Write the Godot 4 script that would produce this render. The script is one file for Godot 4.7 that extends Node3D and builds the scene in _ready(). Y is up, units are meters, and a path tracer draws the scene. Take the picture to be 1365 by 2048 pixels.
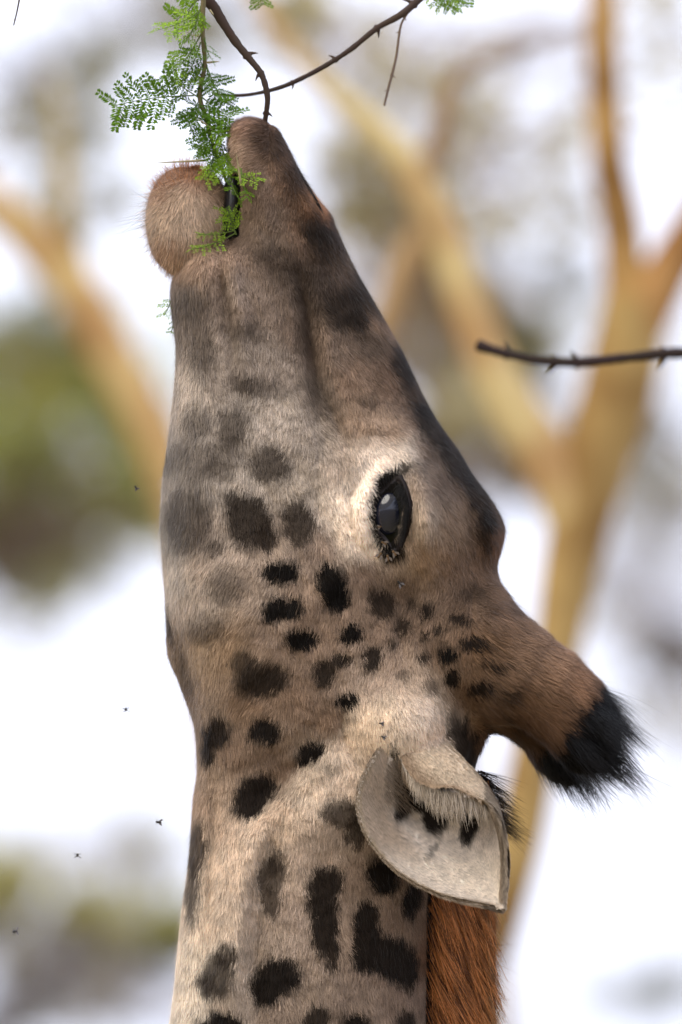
extends Node3D
# Giraffe browsing on an acacia twig, fever trees far behind. Distances in metres; the giraffe is drawn in units of S metres.
const S := 0.00055
const DIST := 9.65
const PITCH := 14.4
const OX := 560.0
const OY := 3300.0
var cam_at := Vector3(0, 2.0, 0)
var tilt := Basis(Vector3.RIGHT, deg_to_rad(PITCH))
var noise := FastNoiseLite.new()
var fine := FastNoiseLite.new()
var rng := RandomNumberGenerator.new()
var used := {}

# ---------------------------------------------------------------- helpers
class MB:
	var v := PackedVector3Array()
	var n := PackedVector3Array()
	var c := PackedColorArray()
	var i := PackedInt32Array()
	func vert(p: Vector3, nn: Vector3, col := Color.WHITE) -> int:
		v.append(p); n.append(nn); c.append(col)
		return v.size() - 1
	func tri(a: int, b: int, d: int) -> void:
		i.append(a); i.append(b); i.append(d)
	func quad(a: int, b: int, d: int, e: int) -> void:
		tri(a, b, d); tri(a, d, e)
	func mesh() -> ArrayMesh:
		for q in range(0, i.size(), 3):  # every face looks the way its normals point
			var p := v[i[q]]
			if (v[i[q + 2]] - p).cross(v[i[q + 1]] - p).dot(n[i[q]] + n[i[q + 1]] + n[i[q + 2]]) < 0.0:
				var k := i[q + 1]
				i[q + 1] = i[q + 2]
				i[q + 2] = k
		var a := []
		a.resize(Mesh.ARRAY_MAX)
		a[Mesh.ARRAY_VERTEX] = v; a[Mesh.ARRAY_NORMAL] = n; a[Mesh.ARRAY_COLOR] = c; a[Mesh.ARRAY_INDEX] = i
		var m := ArrayMesh.new()
		m.add_surface_from_arrays(Mesh.PRIMITIVE_TRIANGLES, a)
		return m
	# a tapered tube through points
	func tube(pts: Array, radii: Array, sides := 10, col := Color.WHITE, bump := 0.0, ns: FastNoiseLite = null, other := Color(-1, 0, 0), cap := true) -> void:
		var up := Vector3(0.31, 0.2, 0.93).normalized()
		var base := v.size()
		var k := pts.size()
		for j in k:
			var t: Vector3 = (pts[mini(j + 1, k - 1)] - pts[maxi(j - 1, 0)]).normalized()
			var x := up.cross(t).normalized()
			if x.length() < 0.5:
				x = Vector3.RIGHT
			up = t.cross(x).normalized()
			for s in sides:
				var a := TAU * s / sides
				var d := x * cos(a) + up * sin(a)
				var r: float = radii[j]
				var p: Vector3 = pts[j]
				var cc := col
				if ns:
					var q := ns.get_noise_3dv((p + d * r) * 100.0)
					r *= 1.0 + bump * q
					cc = col * (1.0 + 0.45 * ns.get_noise_3dv((p + d * r) * 37.0 + Vector3(9, 4, 7)))
				if other.r >= 0.0:
					cc = col.lerp(other, clampf(0.4 + 1.5 * ns.get_noise_3dv((p + d * r) * 420.0), 0.0, 1.0))
				vert(p + d * r, d, cc)
		for j in k - 1:
			for s in sides:
				var s2 := (s + 1) % sides
				quad(base + j * sides + s, base + (j + 1) * sides + s, base + (j + 1) * sides + s2, base + j * sides + s2)
		if cap:
			for e in [0, k - 1]:
				var t: Vector3 = (pts[e] - pts[1 if e == 0 else k - 2]).normalized()
				var m := vert(pts[e] + t * radii[e] * 0.4, t, col)
				for s in sides:
					if e == 0:
						tri(m, base + s, base + (s + 1) % sides)
					else:
						tri(m, base + e * sides + (s + 1) % sides, base + e * sides + s)
	func ball(at: Vector3, r: Vector3, b := Basis.IDENTITY, rings := 10, sides := 14, col := Color.WHITE) -> void:
		var base := v.size()
		for j in rings + 1:
			var th := PI * j / rings
			for s in sides:
				var a := TAU * s / sides
				var d := Vector3(sin(th) * cos(a), cos(th), sin(th) * sin(a))
				vert(at + b * (d * r), (b * (d / r)).normalized(), col)
		for j in rings:
			for s in sides:
				var s2 := (s + 1) % sides
				quad(base + j * sides + s, base + j * sides + s2, base + (j + 1) * sides + s2, base + (j + 1) * sides + s)

func numbered(called: String) -> String:
	if not used.has(called):
		used[called] = 0
		return called
	used[called] += 1
	return "%s_%03d" % [called, used[called]]

func smooth(pts: Array, per := 6) -> Array:
	var out := []
	var k := pts.size()
	for j in k - 1:
		for t in per:
			var f := float(t) / per
			var a = pts[maxi(j - 1, 0)]; var b = pts[j]; var c = pts[j + 1]; var d = pts[mini(j + 2, k - 1)]
			out.append(0.5 * ((2.0 * b) + (c - a) * f + (2.0 * a - 5.0 * b + 4.0 * c - d) * f * f + (3.0 * b - a - 3.0 * c + d) * f * f * f))
	out.append(pts[k - 1])
	return out

func srgb(r: float, g: float, b: float, k := 1.0) -> Color:
	var c := Color(r / 255.0, g / 255.0, b / 255.0).srgb_to_linear()
	return Color(c.r * k, c.g * k, c.b * k)

func vmat(called: String, rough := 0.7, spec := 0.4) -> StandardMaterial3D:
	var m := StandardMaterial3D.new()
	m.resource_name = called
	m.vertex_color_use_as_albedo = true
	m.roughness = rough
	m.metallic_specular = spec
	m.cull_mode = BaseMaterial3D.CULL_DISABLED
	return m

func flat(called: String, col: Color, rough := 0.7, spec := 0.4) -> StandardMaterial3D:
	var m := vmat(called, rough, spec)
	m.vertex_color_use_as_albedo = false
	m.albedo_color = col.linear_to_srgb()
	return m

func thing(called: String, label: String, category: String, at := Transform3D.IDENTITY, group := "") -> Node3D:
	var o := Node3D.new()
	o.name = numbered(called)
	o.transform = at
	tag(o, label, category, group)
	add_child(o, true)
	return o

func tag(o: Node, label: String, category: String, group := "") -> void:
	o.set_meta("label", label)
	o.set_meta("category", category)
	if group:
		o.set_meta("group", group)

func part(called: String, mesh: Mesh, mat: Material, parent: Node, at := Transform3D.IDENTITY) -> MeshInstance3D:
	var o := MeshInstance3D.new()
	o.name = called
	o.mesh = mesh
	o.material_override = mat
	o.transform = at
	parent.add_child(o, true)
	return o

func stuff(called: String, mesh: Mesh, mat: Material, parent: Node, buf: PackedFloat32Array) -> MultiMeshInstance3D:
	var mm := MultiMesh.new()
	mm.transform_format = MultiMesh.TRANSFORM_3D
	mm.use_colors = true
	mm.mesh = mesh
	mm.instance_count = buf.size() / 16
	mm.buffer = buf
	var o := MultiMeshInstance3D.new()
	o.name = called
	o.multimesh = mm
	o.material_override = mat
	o.set_meta("kind", "stuff")
	parent.add_child(o, true)
	return o

func put(buf: PackedFloat32Array, x: Vector3, y: Vector3, z: Vector3, o: Vector3, c: Color) -> void:
	buf.append_array(PackedFloat32Array([x.x, y.x, z.x, o.x, x.y, y.y, z.y, o.y, x.z, y.z, z.z, o.z, c.r, c.g, c.b, 1.0]))

# a place in the world that lies d metres out along the line of sight
func at(px: float, py: float, d: float) -> Vector3:
	var k := S * d / DIST
	return cam_at + tilt * Vector3((px - 682.5) * k, (1024.0 - py) * k, -d)

func lp(px: float, py: float, z := 0.0) -> Vector3:
	return Vector3((px - OX) * S, (OY - py) * S, z * S)

# ---------------------------------------------------------------- giraffe: shape
const GH := 7.0
const GX0 := 268.0
const GY0 := 212.0
const GZ0 := -264.0
const NX := 154
const NY := 276
const NZ := 80
const Y_END := 2140.0
var t_lf := PackedFloat32Array()
var t_ln := PackedFloat32Array()
var t_r := PackedFloat32Array()
var t_hz := PackedFloat32Array()
var relief := PackedFloat32Array()
const RW := 160
const RH := 290

func table(knots: Array) -> PackedFloat32Array:
	var out := PackedFloat32Array()
	out.resize(2400)
	var j := 0
	for y in 2400:
		while j < knots.size() - 2 and y > knots[j + 1][0]:
			j += 1
		var a = knots[j]; var b = knots[j + 1]
		var f := clampf((y - a[0]) / float(b[0] - a[0]), 0, 1)
		var p = knots[maxi(j - 1, 0)]; var q = knots[mini(j + 2, knots.size() - 1)]
		var h: float = b[0] - a[0]
		var m0: float = (b[1] - p[1]) / maxf(b[0] - p[0], 1.0) * h
		var m1: float = (q[1] - a[1]) / maxf(q[0] - a[0], 1.0) * h
		var lim := 3.0 * absf(b[1] - a[1])
		m0 = clampf(m0, -lim, lim); m1 = clampf(m1, -lim, lim)
		var f2 := f * f
		var f3 := f2 * f
		out[y] = (2 * f3 - 3 * f2 + 1) * a[1] + (f3 - 2 * f2 + f) * m0 + (-2 * f3 + 3 * f2) * b[1] + (f3 - f2) * m1
	return out

# soft bumps and hollows of the face: x, y, sx, sy, turn in degrees, amount
var bumps := [
	[850, 1010, 80, 130, -15, 0.26], [775, 1030, 34, 75, 10, -0.10], [835, 1000, 30, 90, -8, 0.10], [720, 1030, 30, 90, 8, 0.05],
	[625, 700, 18, 130, -6, -0.14], [660, 850, 40, 60, -20, -0.06], [690, 690, 30, 140, -12, 0.05],
	[480, 1230, 110, 130, 0, 0.15], [400, 1000, 40, 240, 0, 0.06], [450, 610, 13, 110, -8, -0.12], [478, 620, 16, 120, -8, 0.07],
	[800, 1190, 70, 60, 0, -0.15], [550, 1560, 120, 46, -40, -0.16], [640, 1630, 110, 55, -32, 0.09], [478, 1720, 28, 220, 6, 0.08], [424, 1700, 18, 220, 4, -0.09], [540, 1800, 30, 160, 10, -0.05],
	[620, 385, 40, 60, -25, 0.10], [505, 280, 40, 60, 0, 0.06], [940, 1060, 40, 110, -12, -0.06], [985, 1060, 25, 60, -12, 0.12],
	[790, 820, 60, 50, 30, 0.05], [590, 1130, 80, 60, 0, 0.03], [600, 1480, 80, 40, -35, 0.05], [830, 1310, 14, 50, -20, 0.06], [520, 460, 30, 50, 0, 0.05],
]

# creases and ridges, each a line of points with a half width and a depth (below zero: a furrow)
var creases := [
	[[440, 505, 448, 560, 466, 630, 470, 700, 455, 760], 8.0, -7.0], [[462, 520, 474, 580, 492, 650], 9.0, 4.0],
	[[592, 540, 612, 620, 622, 700, 640, 770, 668, 830, 690, 890], 11.0, -9.0], [[630, 560, 648, 640, 662, 720, 690, 790], 16.0, 6.0],
	[[730, 940, 706, 985, 697, 1035, 712, 1085, 745, 1120], 9.0, -6.0], [[745, 960, 722, 1000, 716, 1040, 730, 1080], 9.0, 4.0],
	[[806, 930, 822, 965, 828, 1010, 824, 1060, 812, 1105], 8.0, -7.0], [[836, 940, 852, 1000, 848, 1060, 836, 1110], 14.0, 6.0],
	[[880, 930, 920, 1000, 945, 1080, 955, 1140], 12.0, -6.0], [[690, 1120, 640, 1180, 560, 1280, 480, 1370, 425, 1425], 20.0, 6.0], [[660, 1420, 590, 1480, 500, 1530, 440, 1560], 20.0, -7.0],
	[[352, 960, 350, 1080, 352, 1200, 372, 1320, 398, 1430], 8.0, -9.0], [[378, 980, 376, 1100, 384, 1220], 14.0, 6.0],
	[[660, 1520, 580, 1590, 520, 1660, 485, 1760, 468, 1900, 470, 2050], 16.0, 9.0], [[560, 1640, 526, 1740, 512, 1880, 520, 2060], 18.0, -8.0], [[440, 1560, 428, 1680, 420, 1800, 400, 1960], 11.0, -7.0],
	[[690, 1400, 686, 1450, 700, 1500, 728, 1540], 9.0, -7.0], [[716, 1420, 712, 1460, 724, 1500], 6.0, -4.0], [[734, 1425, 730, 1462, 742, 1492], 6.0, -4.0], [[752, 1428, 750, 1462, 760, 1486], 6.0, -4.0], [[770, 1400, 790, 1440, 788, 1490], 8.0, -6.0],
	[[598, 330, 618, 372, 640, 412, 658, 438], 8.0, -10.0], [[618, 345, 642, 385, 662, 425], 8.0, 6.0],
	[[466, 300, 490, 330, 500, 360], 8.0, -3.0], [[480, 380, 510, 400, 530, 430], 9.0, -4.0], [[484, 430, 520, 450, 560, 500], 10.0, -4.0], [[520, 300, 548, 380, 560, 470], 14.0, -4.0],
	[[560, 900, 620, 960, 660, 1060, 700, 1130], 18.0, -4.0], [[840, 1150, 800, 1230, 800, 1330], 16.0, -7.0], [[860, 1230, 848, 1300, 856, 1370], 10.0, 6.0], [[880, 1400, 915, 1470, 935, 1540], 14.0, -8.0], [[340, 1235, 362, 1262, 390, 1262], 8.0, -5.0],
	[[700, 860, 740, 850, 790, 856], 12.0, 5.0], [[1040, 1440, 1075, 1440, 1110, 1480], 8.0, 0.0],
]

func crease_at(x: float, y: float) -> float:
	var s := 0.0
	for c in creases:
		var l: Array = c[0]
		var reach: float = c[1] * 2.6
		var best := 1e9
		for k in range(0, l.size() - 2, 2):
			var a := Vector2(l[k], l[k + 1])
			var b := Vector2(l[k + 2], l[k + 3])
			if x < minf(a.x, b.x) - reach or x > maxf(a.x, b.x) + reach or y < minf(a.y, b.y) - reach or y > maxf(a.y, b.y) + reach:
				continue
			var p := Vector2(x, y)
			var q := Geometry2D.get_closest_point_to_segment(p, a, b)
			var d := p.distance_squared_to(q)
			if d < best:
				best = d
		if best < reach * reach:
			var ends := minf(Vector2(x, y).distance_to(Vector2(l[0], l[1])), Vector2(x, y).distance_to(Vector2(l[l.size() - 2], l[l.size() - 1])))
			s += c[2] * exp(-best / (c[1] * c[1])) * (0.35 + 0.65 * smoothstep(0.0, 60.0, ends))
	return s

func relief_at(x: float, y: float) -> float:
	var s := 1.0
	for b in bumps:
		var dx: float = x - b[0]
		var dy: float = y - b[1]
		var far: float = 2.6 * maxf(b[2], b[3])
		if absf(dx) > far or absf(dy) > far:
			continue
		var a := deg_to_rad(b[4])
		var u: float = (dx * cos(a) + dy * sin(a)) / b[2]
		var w: float = (-dx * sin(a) + dy * cos(a)) / b[3]
		s += 1.35 * b[5] * exp(-(u * u + w * w))
	s += 0.016 * noise.get_noise_2d(x * 1.6, y * 1.1) + (1.6 * crease_at(x, y) + 3.0 * noise.get_noise_2d(x * 3.0, y * 3.0)) / maxf(t_hz[clampi(int(y), 236, 2390)], 40.0)
	return s

func prepare_shape() -> void:
	t_lf = table([[236, 492], [240, 482], [250, 469], [262, 461], [300, 456], [340, 460], [380, 468], [420, 474], [455, 476], [485, 462], [505, 432], [530, 385], [555, 348], [600, 345], [650, 350], [700, 355], [750, 353], [800, 347], [850, 338], [900, 330], [950, 320], [1000, 315], [1050, 312], [1100, 316], [1150, 321], [1200, 325], [1250, 325], [1300, 324], [1350, 343], [1400, 364], [1450, 383], [1500, 390], [1550, 393], [1600, 388], [1700, 382], [1750, 379], [1800, 370], [1900, 360], [2000, 350], [2140, 330], [2399, 300]])
	t_ln = table([[236, 492], [240, 482], [250, 469], [262, 461], [300, 456], [340, 460], [380, 468], [420, 474], [455, 476], [485, 462], [505, 432], [530, 385], [555, 348], [600, 345], [700, 356], [800, 352], [900, 344], [1000, 344], [1100, 342], [1200, 345], [1250, 355], [1300, 372], [1350, 385], [1400, 393], [1450, 400], [1500, 402], [1550, 400], [1600, 392], [1700, 384], [1800, 371], [1900, 360], [2000, 350], [2140, 330], [2399, 300]])
	t_r = table([[236, 508], [240, 524], [250, 543], [262, 556], [300, 577], [350, 603], [400, 636], [430, 660], [450, 668], [500, 690], [550, 715], [600, 743], [650, 772], [700, 800], [750, 824], [800, 848], [850, 878], [900, 914], [950, 944], [1000, 980], [1040, 1002], [1060, 1007], [1090, 1003], [1130, 993], [1160, 996], [1200, 1000], [1300, 1000], [1400, 985], [1460, 970], [1500, 958], [1550, 945], [1600, 940], [1650, 905], [1720, 870], [1800, 858], [2140, 852], [2399, 852]])
	t_hz = table([[236, 14], [240, 30], [250, 46], [262, 56], [300, 72], [350, 84], [400, 95], [450, 102], [500, 106], [600, 112], [700, 120], [800, 136], [900, 156], [1000, 172], [1100, 178], [1200, 174], [1300, 168], [1400, 164], [1500, 160], [1600, 160], [1800, 166], [2140, 185], [2399, 190]])
	relief.resize(RW * RH)
	for j in RH:
		for i in RW:
			relief[j * RW + i] = relief_at(GX0 + i * 7.0, GY0 + j * 7.0)

const NEAR_HORN := [[940, 1290, 72, 118], [1015, 1338, 88, 102], [1080, 1370, 96, 86], [1128, 1410, 100, 80], [1154, 1444, 102, 74], [1166, 1470, 102, 62]]
const FAR_HORN := [[925, 1300, -72, 118], [985, 1355, -88, 102], [1050, 1395, -96, 84], [1100, 1442, -100, 72], [1120, 1480, -102, 66], [1132, 1506, -102, 54]]

func cone(x: float, y: float, z: float, a: Array, b: Array) -> float:
	var abx: float = b[0] - a[0]
	var aby: float = b[1] - a[1]
	var abz: float = b[2] - a[2]
	var px: float = x - a[0]
	var py: float = y - a[1]
	var pz: float = z - a[2]
	var t := clampf((px * abx + py * aby + pz * abz) / (abx * abx + aby * aby + abz * abz), 0.0, 1.0)
	px -= abx * t; py -= aby * t; pz -= abz * t
	return sqrt(px * px + py * py + pz * pz) - lerpf(a[3], b[3], t)

func smin(a: float, b: float, k: float) -> float:
	var h := maxf(k - absf(a - b), 0.0) / k
	return minf(a, b) - h * h * k * 0.25

func sd(x: float, y: float, z: float) -> float:
	var yc := clampf(y, 236.0, 2390.0)
	var yi := int(yc)
	var f := yc - yi
	var w := smoothstep(-70.0, 40.0, z)
	var l := lerpf(lerpf(t_lf[yi], t_lf[yi + 1], f), lerpf(t_ln[yi], t_ln[yi + 1], f), w)
	var r := lerpf(t_r[yi], t_r[yi + 1], f)
	var gx := clampf((x - GX0) / 7.0, 0.0, RW - 1.01)
	var gy := clampf((y - GY0) / 7.0, 0.0, RH - 1.01)
	var ix := int(gx)
	var iy := int(gy)
	gx -= ix; gy -= iy
	var o := iy * RW + ix
	var hz := lerpf(t_hz[yi], t_hz[yi + 1], f) * lerpf(lerpf(relief[o], relief[o + 1], gx), lerpf(relief[o + RW], relief[o + RW + 1], gx), gy)
	var hx := (r - l) * 0.5
	var a := absf((x - l - hx) / hx)
	var b := absf(z) / hz
	var d := (pow(pow(a, 2.25) + pow(b, 2.25), 0.4444) - 1.0) * minf(hx, hz)
	if y < 236.0:
		d = maxf(d, 0.0) + (236.0 - y)
	if y < 640.0:  # chin
		var cx := (x - 379.0) / 82.0
		var cy := (y - 443.0) / 107.0
		var cz := z / 88.0
		var q := pow(pow(absf(cx), 2.2) + pow(absf(cy), 2.2) + pow(absf(cz), 2.2), 0.4545)
		d = smin(d, (q - 1.0) * 86.0, 8.0 + 105.0 * smoothstep(455.0, 540.0, y) * smoothstep(340.0, 420.0, x))
	if x > 720.0 and y > 1080.0 and y < 1720.0:  # horns
		var c := NEAR_HORN if z > 0.0 else FAR_HORN
		var h := 1e9
		for k in 5:
			h = minf(h, cone(x, y, z, c[k], c[k + 1]))
		d = smin(d, h, 46.0)
	if y > 1200.0 and y < 1640.0 and x > 560.0 and x < 1020.0:  # roots of the ears
		var s := absf(z)
		var e := minf(cone(x, y, s, [815, 1375, 95, 80], [800, 1445, 125, 92]), cone(x, y, s, [800, 1445, 125, 92], [846, 1514, 142, 56]))
		e = minf(e, cone(x, y, s, [840, 1395, 90, 72], [880, 1490, 116, 48]))
		d = smin(d, e, 40.0)
	return d

var blocks := []
var blocks_done := []
func block_task(n: int) -> void:
	var b: Vector3i = blocks[n]
	var a := PackedFloat32Array()
	a.resize(729)
	var o := 0
	for k in 9:
		for j in 9:
			for i in 9:
				a[o] = sd(GX0 + (b.x * 8 + i) * GH, GY0 + (b.y * 8 + j) * GH, GZ0 + (b.z * 8 + k) * GH)
				o += 1
	blocks_done[n] = a

var bv := PackedVector3Array()
var bn := PackedVector3Array()
var bi := PackedInt32Array()
var fit_done := []
func fit_task(n: int) -> void:
	var from := n * 2000
	var to := mini(from + 2000, bv.size())
	var a := PackedVector3Array()
	for q in range(from, to):
		var p := bv[q]
		var g := Vector3.ZERO
		for it in 2:
			var d := sd(p.x, p.y, p.z)
			g = Vector3(sd(p.x + 2.5, p.y, p.z) - sd(p.x - 2.5, p.y, p.z), sd(p.x, p.y + 2.5, p.z) - sd(p.x, p.y - 2.5, p.z), sd(p.x, p.y, p.z + 2.5) - sd(p.x, p.y, p.z - 2.5)) / 5.0
			if it == 0:
				var m := maxf(g.length_squared(), 0.15)
				p -= (g * (d / m)).limit_length(4.0)
		a.append(p)
		a.append(g.normalized())
	fit_done[n] = a

func build_surface() -> void:
	for k in NZ / 8:
		for j in NY / 8 + 1:
			for i in NX / 8 + 1:
				var d := sd(GX0 + (i * 8 + 4) * GH, GY0 + (j * 8 + 4) * GH, GZ0 + (k * 8 + 4) * GH)
				if absf(d) < 96.0:
					blocks.append(Vector3i(i, j, k))
	blocks_done.resize(blocks.size())
	var id := WorkerThreadPool.add_group_task(block_task, blocks.size())
	WorkerThreadPool.wait_for_group_task_completion(id)
	var sx := NX + 16
	var sy := NY + 16
	var cell := PackedInt32Array()
	cell.resize(sx * sy * (NZ + 16))
	cell.fill(-1)
	var edges := PackedInt32Array()
	for n in blocks.size():
		var b: Vector3i = blocks[n]
		var a: PackedFloat32Array = blocks_done[n]
		for k in 8:
			for j in 8:
				var o := k * 81 + j * 9
				for i in 8:
					var v0 := a[o]; var v1 := a[o + 1]; var v2 := a[o + 9]; var v3 := a[o + 10]
					var v4 := a[o + 81]; var v5 := a[o + 82]; var v6 := a[o + 90]; var v7 := a[o + 91]
					o += 1
					var s0 := v0 < 0.0
					if s0 == (v1 < 0.0) and s0 == (v2 < 0.0) and s0 == (v3 < 0.0) and s0 == (v4 < 0.0) and s0 == (v5 < 0.0) and s0 == (v6 < 0.0) and s0 == (v7 < 0.0):
						continue
					var vals := [v0, v1, v2, v3, v4, v5, v6, v7]
					var p := Vector3.ZERO
					var m := 0
					for e in 12:
						var ax := e / 4
						var q := e % 4
						var c0: int = [((q & 1) << 1) | ((q & 2) << 1), (q & 1) | ((q & 2) << 1), q][ax]
						var c1 := c0 | (1 << ax)
						var f0: float = vals[c0]
						var f1: float = vals[c1]
						if (f0 < 0.0) != (f1 < 0.0):
							var t := f0 / (f0 - f1)
							var w := Vector3(c0 & 1, (c0 >> 1) & 1, c0 >> 2)
							w[ax] += t
							p += w
							m += 1
					p /= m
					var gi := b.x * 8 + i
					var gj := b.y * 8 + j
					var gk := b.z * 8 + k
					var id2 := gi + sx * (gj + sy * gk)
					cell[id2] = bv.size()
					bv.append(Vector3(GX0, GY0, GZ0) + (Vector3(gi, gj, gk) + p) * GH)
					if s0 != (v1 < 0.0):
						edges.append_array(PackedInt32Array([id2, 0, int(s0)]))
					if s0 != (v2 < 0.0):
						edges.append_array(PackedInt32Array([id2, 1, int(s0)]))
					if s0 != (v4 < 0.0):
						edges.append_array(PackedInt32Array([id2, 2, int(s0)]))
	var step := [1, sx, sx * sy]
	for q in range(0, edges.size(), 3):
		var c := edges[q]
		var ax := edges[q + 1]
		var u: int = step[(ax + 1) % 3]
		var w: int = step[(ax + 2) % 3]
		if c - u - w < 0:
			continue
		var p0 := cell[c]; var p1 := cell[c - u]; var p2 := cell[c - u - w]; var p3 := cell[c - w]
		if p0 < 0 or p1 < 0 or p2 < 0 or p3 < 0:
			continue
		if edges[q + 2] == 1:
			bi.append_array(PackedInt32Array([p0, p1, p2, p0, p2, p3]))
		else:
			bi.append_array(PackedInt32Array([p0, p2, p1, p0, p3, p2]))
	var groups := bv.size() / 2000 + 1
	fit_done.resize(groups)
	id = WorkerThreadPool.add_group_task(fit_task, groups)
	WorkerThreadPool.wait_for_group_task_completion(id)
	bn.resize(bv.size())
	for n in groups:
		var a: PackedVector3Array = fit_done[n]
		for q in a.size() / 2:
			bv[n * 2000 + q] = a[q * 2]
			bn[n * 2000 + q] = a[q * 2 + 1]
	blocks_done.clear(); fit_done.clear()

func top_z(x: float, y: float) -> float:  # how far the near side of the body stands out
	var z := 290.0
	for q in 60:
		var d := sd(x, y, z)
		if d < 0.3:
			return z
		z -= maxf(d * 0.7, 0.4)
		if z < 0.0:
			return 0.0
	return z

# ---------------------------------------------------------------- giraffe: coat
# ground colour of the coat at places on the head and neck: x, y, red, green, blue
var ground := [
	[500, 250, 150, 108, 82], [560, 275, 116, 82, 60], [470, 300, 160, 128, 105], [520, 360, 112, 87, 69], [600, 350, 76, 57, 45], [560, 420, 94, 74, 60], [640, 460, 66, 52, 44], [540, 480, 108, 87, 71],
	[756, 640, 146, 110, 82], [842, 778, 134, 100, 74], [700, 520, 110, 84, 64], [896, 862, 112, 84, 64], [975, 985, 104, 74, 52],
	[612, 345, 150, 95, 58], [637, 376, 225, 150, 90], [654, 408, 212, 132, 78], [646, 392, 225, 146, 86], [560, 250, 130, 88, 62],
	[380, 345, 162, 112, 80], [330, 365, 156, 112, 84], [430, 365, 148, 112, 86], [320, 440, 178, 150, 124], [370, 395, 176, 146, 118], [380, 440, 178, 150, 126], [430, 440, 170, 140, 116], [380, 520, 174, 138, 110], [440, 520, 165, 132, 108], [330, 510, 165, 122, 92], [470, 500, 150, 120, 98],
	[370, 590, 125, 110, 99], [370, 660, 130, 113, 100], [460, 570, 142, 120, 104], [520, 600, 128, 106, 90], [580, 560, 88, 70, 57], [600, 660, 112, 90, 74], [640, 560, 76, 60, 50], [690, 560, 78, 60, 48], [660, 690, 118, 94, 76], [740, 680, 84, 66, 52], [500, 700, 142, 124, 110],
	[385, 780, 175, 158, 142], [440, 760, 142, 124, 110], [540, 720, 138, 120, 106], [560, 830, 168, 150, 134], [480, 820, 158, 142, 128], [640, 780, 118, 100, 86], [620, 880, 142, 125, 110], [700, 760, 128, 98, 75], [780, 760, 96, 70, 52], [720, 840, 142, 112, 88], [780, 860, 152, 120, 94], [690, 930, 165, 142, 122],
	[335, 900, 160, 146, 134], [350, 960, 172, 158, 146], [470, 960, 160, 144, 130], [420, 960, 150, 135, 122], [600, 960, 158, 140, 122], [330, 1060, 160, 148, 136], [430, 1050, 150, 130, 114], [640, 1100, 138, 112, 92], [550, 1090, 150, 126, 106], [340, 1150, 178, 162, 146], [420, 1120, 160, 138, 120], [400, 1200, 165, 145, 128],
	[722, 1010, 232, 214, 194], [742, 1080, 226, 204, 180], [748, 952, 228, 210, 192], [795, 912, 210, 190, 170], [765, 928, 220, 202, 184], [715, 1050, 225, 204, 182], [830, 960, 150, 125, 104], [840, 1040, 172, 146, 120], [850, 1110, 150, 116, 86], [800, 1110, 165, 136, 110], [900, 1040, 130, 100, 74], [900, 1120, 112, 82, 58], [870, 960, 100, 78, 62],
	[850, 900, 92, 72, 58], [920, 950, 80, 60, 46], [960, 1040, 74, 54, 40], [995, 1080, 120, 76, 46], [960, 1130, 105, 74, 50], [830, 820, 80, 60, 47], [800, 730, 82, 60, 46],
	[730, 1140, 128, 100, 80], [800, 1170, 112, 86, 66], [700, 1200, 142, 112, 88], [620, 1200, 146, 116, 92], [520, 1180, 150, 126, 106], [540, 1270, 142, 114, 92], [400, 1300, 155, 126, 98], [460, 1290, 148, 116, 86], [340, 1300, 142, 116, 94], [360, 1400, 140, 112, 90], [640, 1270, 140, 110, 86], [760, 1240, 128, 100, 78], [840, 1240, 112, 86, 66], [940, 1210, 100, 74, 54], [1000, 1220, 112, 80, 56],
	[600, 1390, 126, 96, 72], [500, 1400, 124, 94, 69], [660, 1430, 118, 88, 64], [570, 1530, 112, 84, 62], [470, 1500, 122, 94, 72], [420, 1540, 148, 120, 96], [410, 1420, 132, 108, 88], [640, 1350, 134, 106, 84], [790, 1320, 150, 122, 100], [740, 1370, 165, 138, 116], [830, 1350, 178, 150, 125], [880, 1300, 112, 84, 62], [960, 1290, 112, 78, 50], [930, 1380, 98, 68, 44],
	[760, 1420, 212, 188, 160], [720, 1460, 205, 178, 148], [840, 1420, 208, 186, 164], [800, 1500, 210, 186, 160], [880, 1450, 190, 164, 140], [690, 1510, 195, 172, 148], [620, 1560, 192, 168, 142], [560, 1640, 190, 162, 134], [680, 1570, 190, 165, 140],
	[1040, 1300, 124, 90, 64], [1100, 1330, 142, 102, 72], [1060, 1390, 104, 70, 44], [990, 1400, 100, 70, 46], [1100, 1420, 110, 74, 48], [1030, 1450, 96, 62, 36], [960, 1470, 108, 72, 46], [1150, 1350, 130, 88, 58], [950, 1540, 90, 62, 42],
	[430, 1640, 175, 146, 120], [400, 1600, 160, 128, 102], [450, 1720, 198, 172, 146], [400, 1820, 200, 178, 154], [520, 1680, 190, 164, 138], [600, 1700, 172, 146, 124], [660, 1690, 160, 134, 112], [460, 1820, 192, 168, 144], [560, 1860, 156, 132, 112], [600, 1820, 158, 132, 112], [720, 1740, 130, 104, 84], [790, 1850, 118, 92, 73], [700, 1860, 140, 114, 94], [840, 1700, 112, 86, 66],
	[380, 1900, 208, 190, 168], [370, 2000, 208, 192, 172], [470, 2000, 160, 138, 118], [620, 1940, 140, 116, 96], [720, 2000, 128, 104, 86], [560, 2020, 136, 112, 93], [820, 2000, 124, 98, 80], [880, 1900, 110, 70, 44],
]
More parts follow.
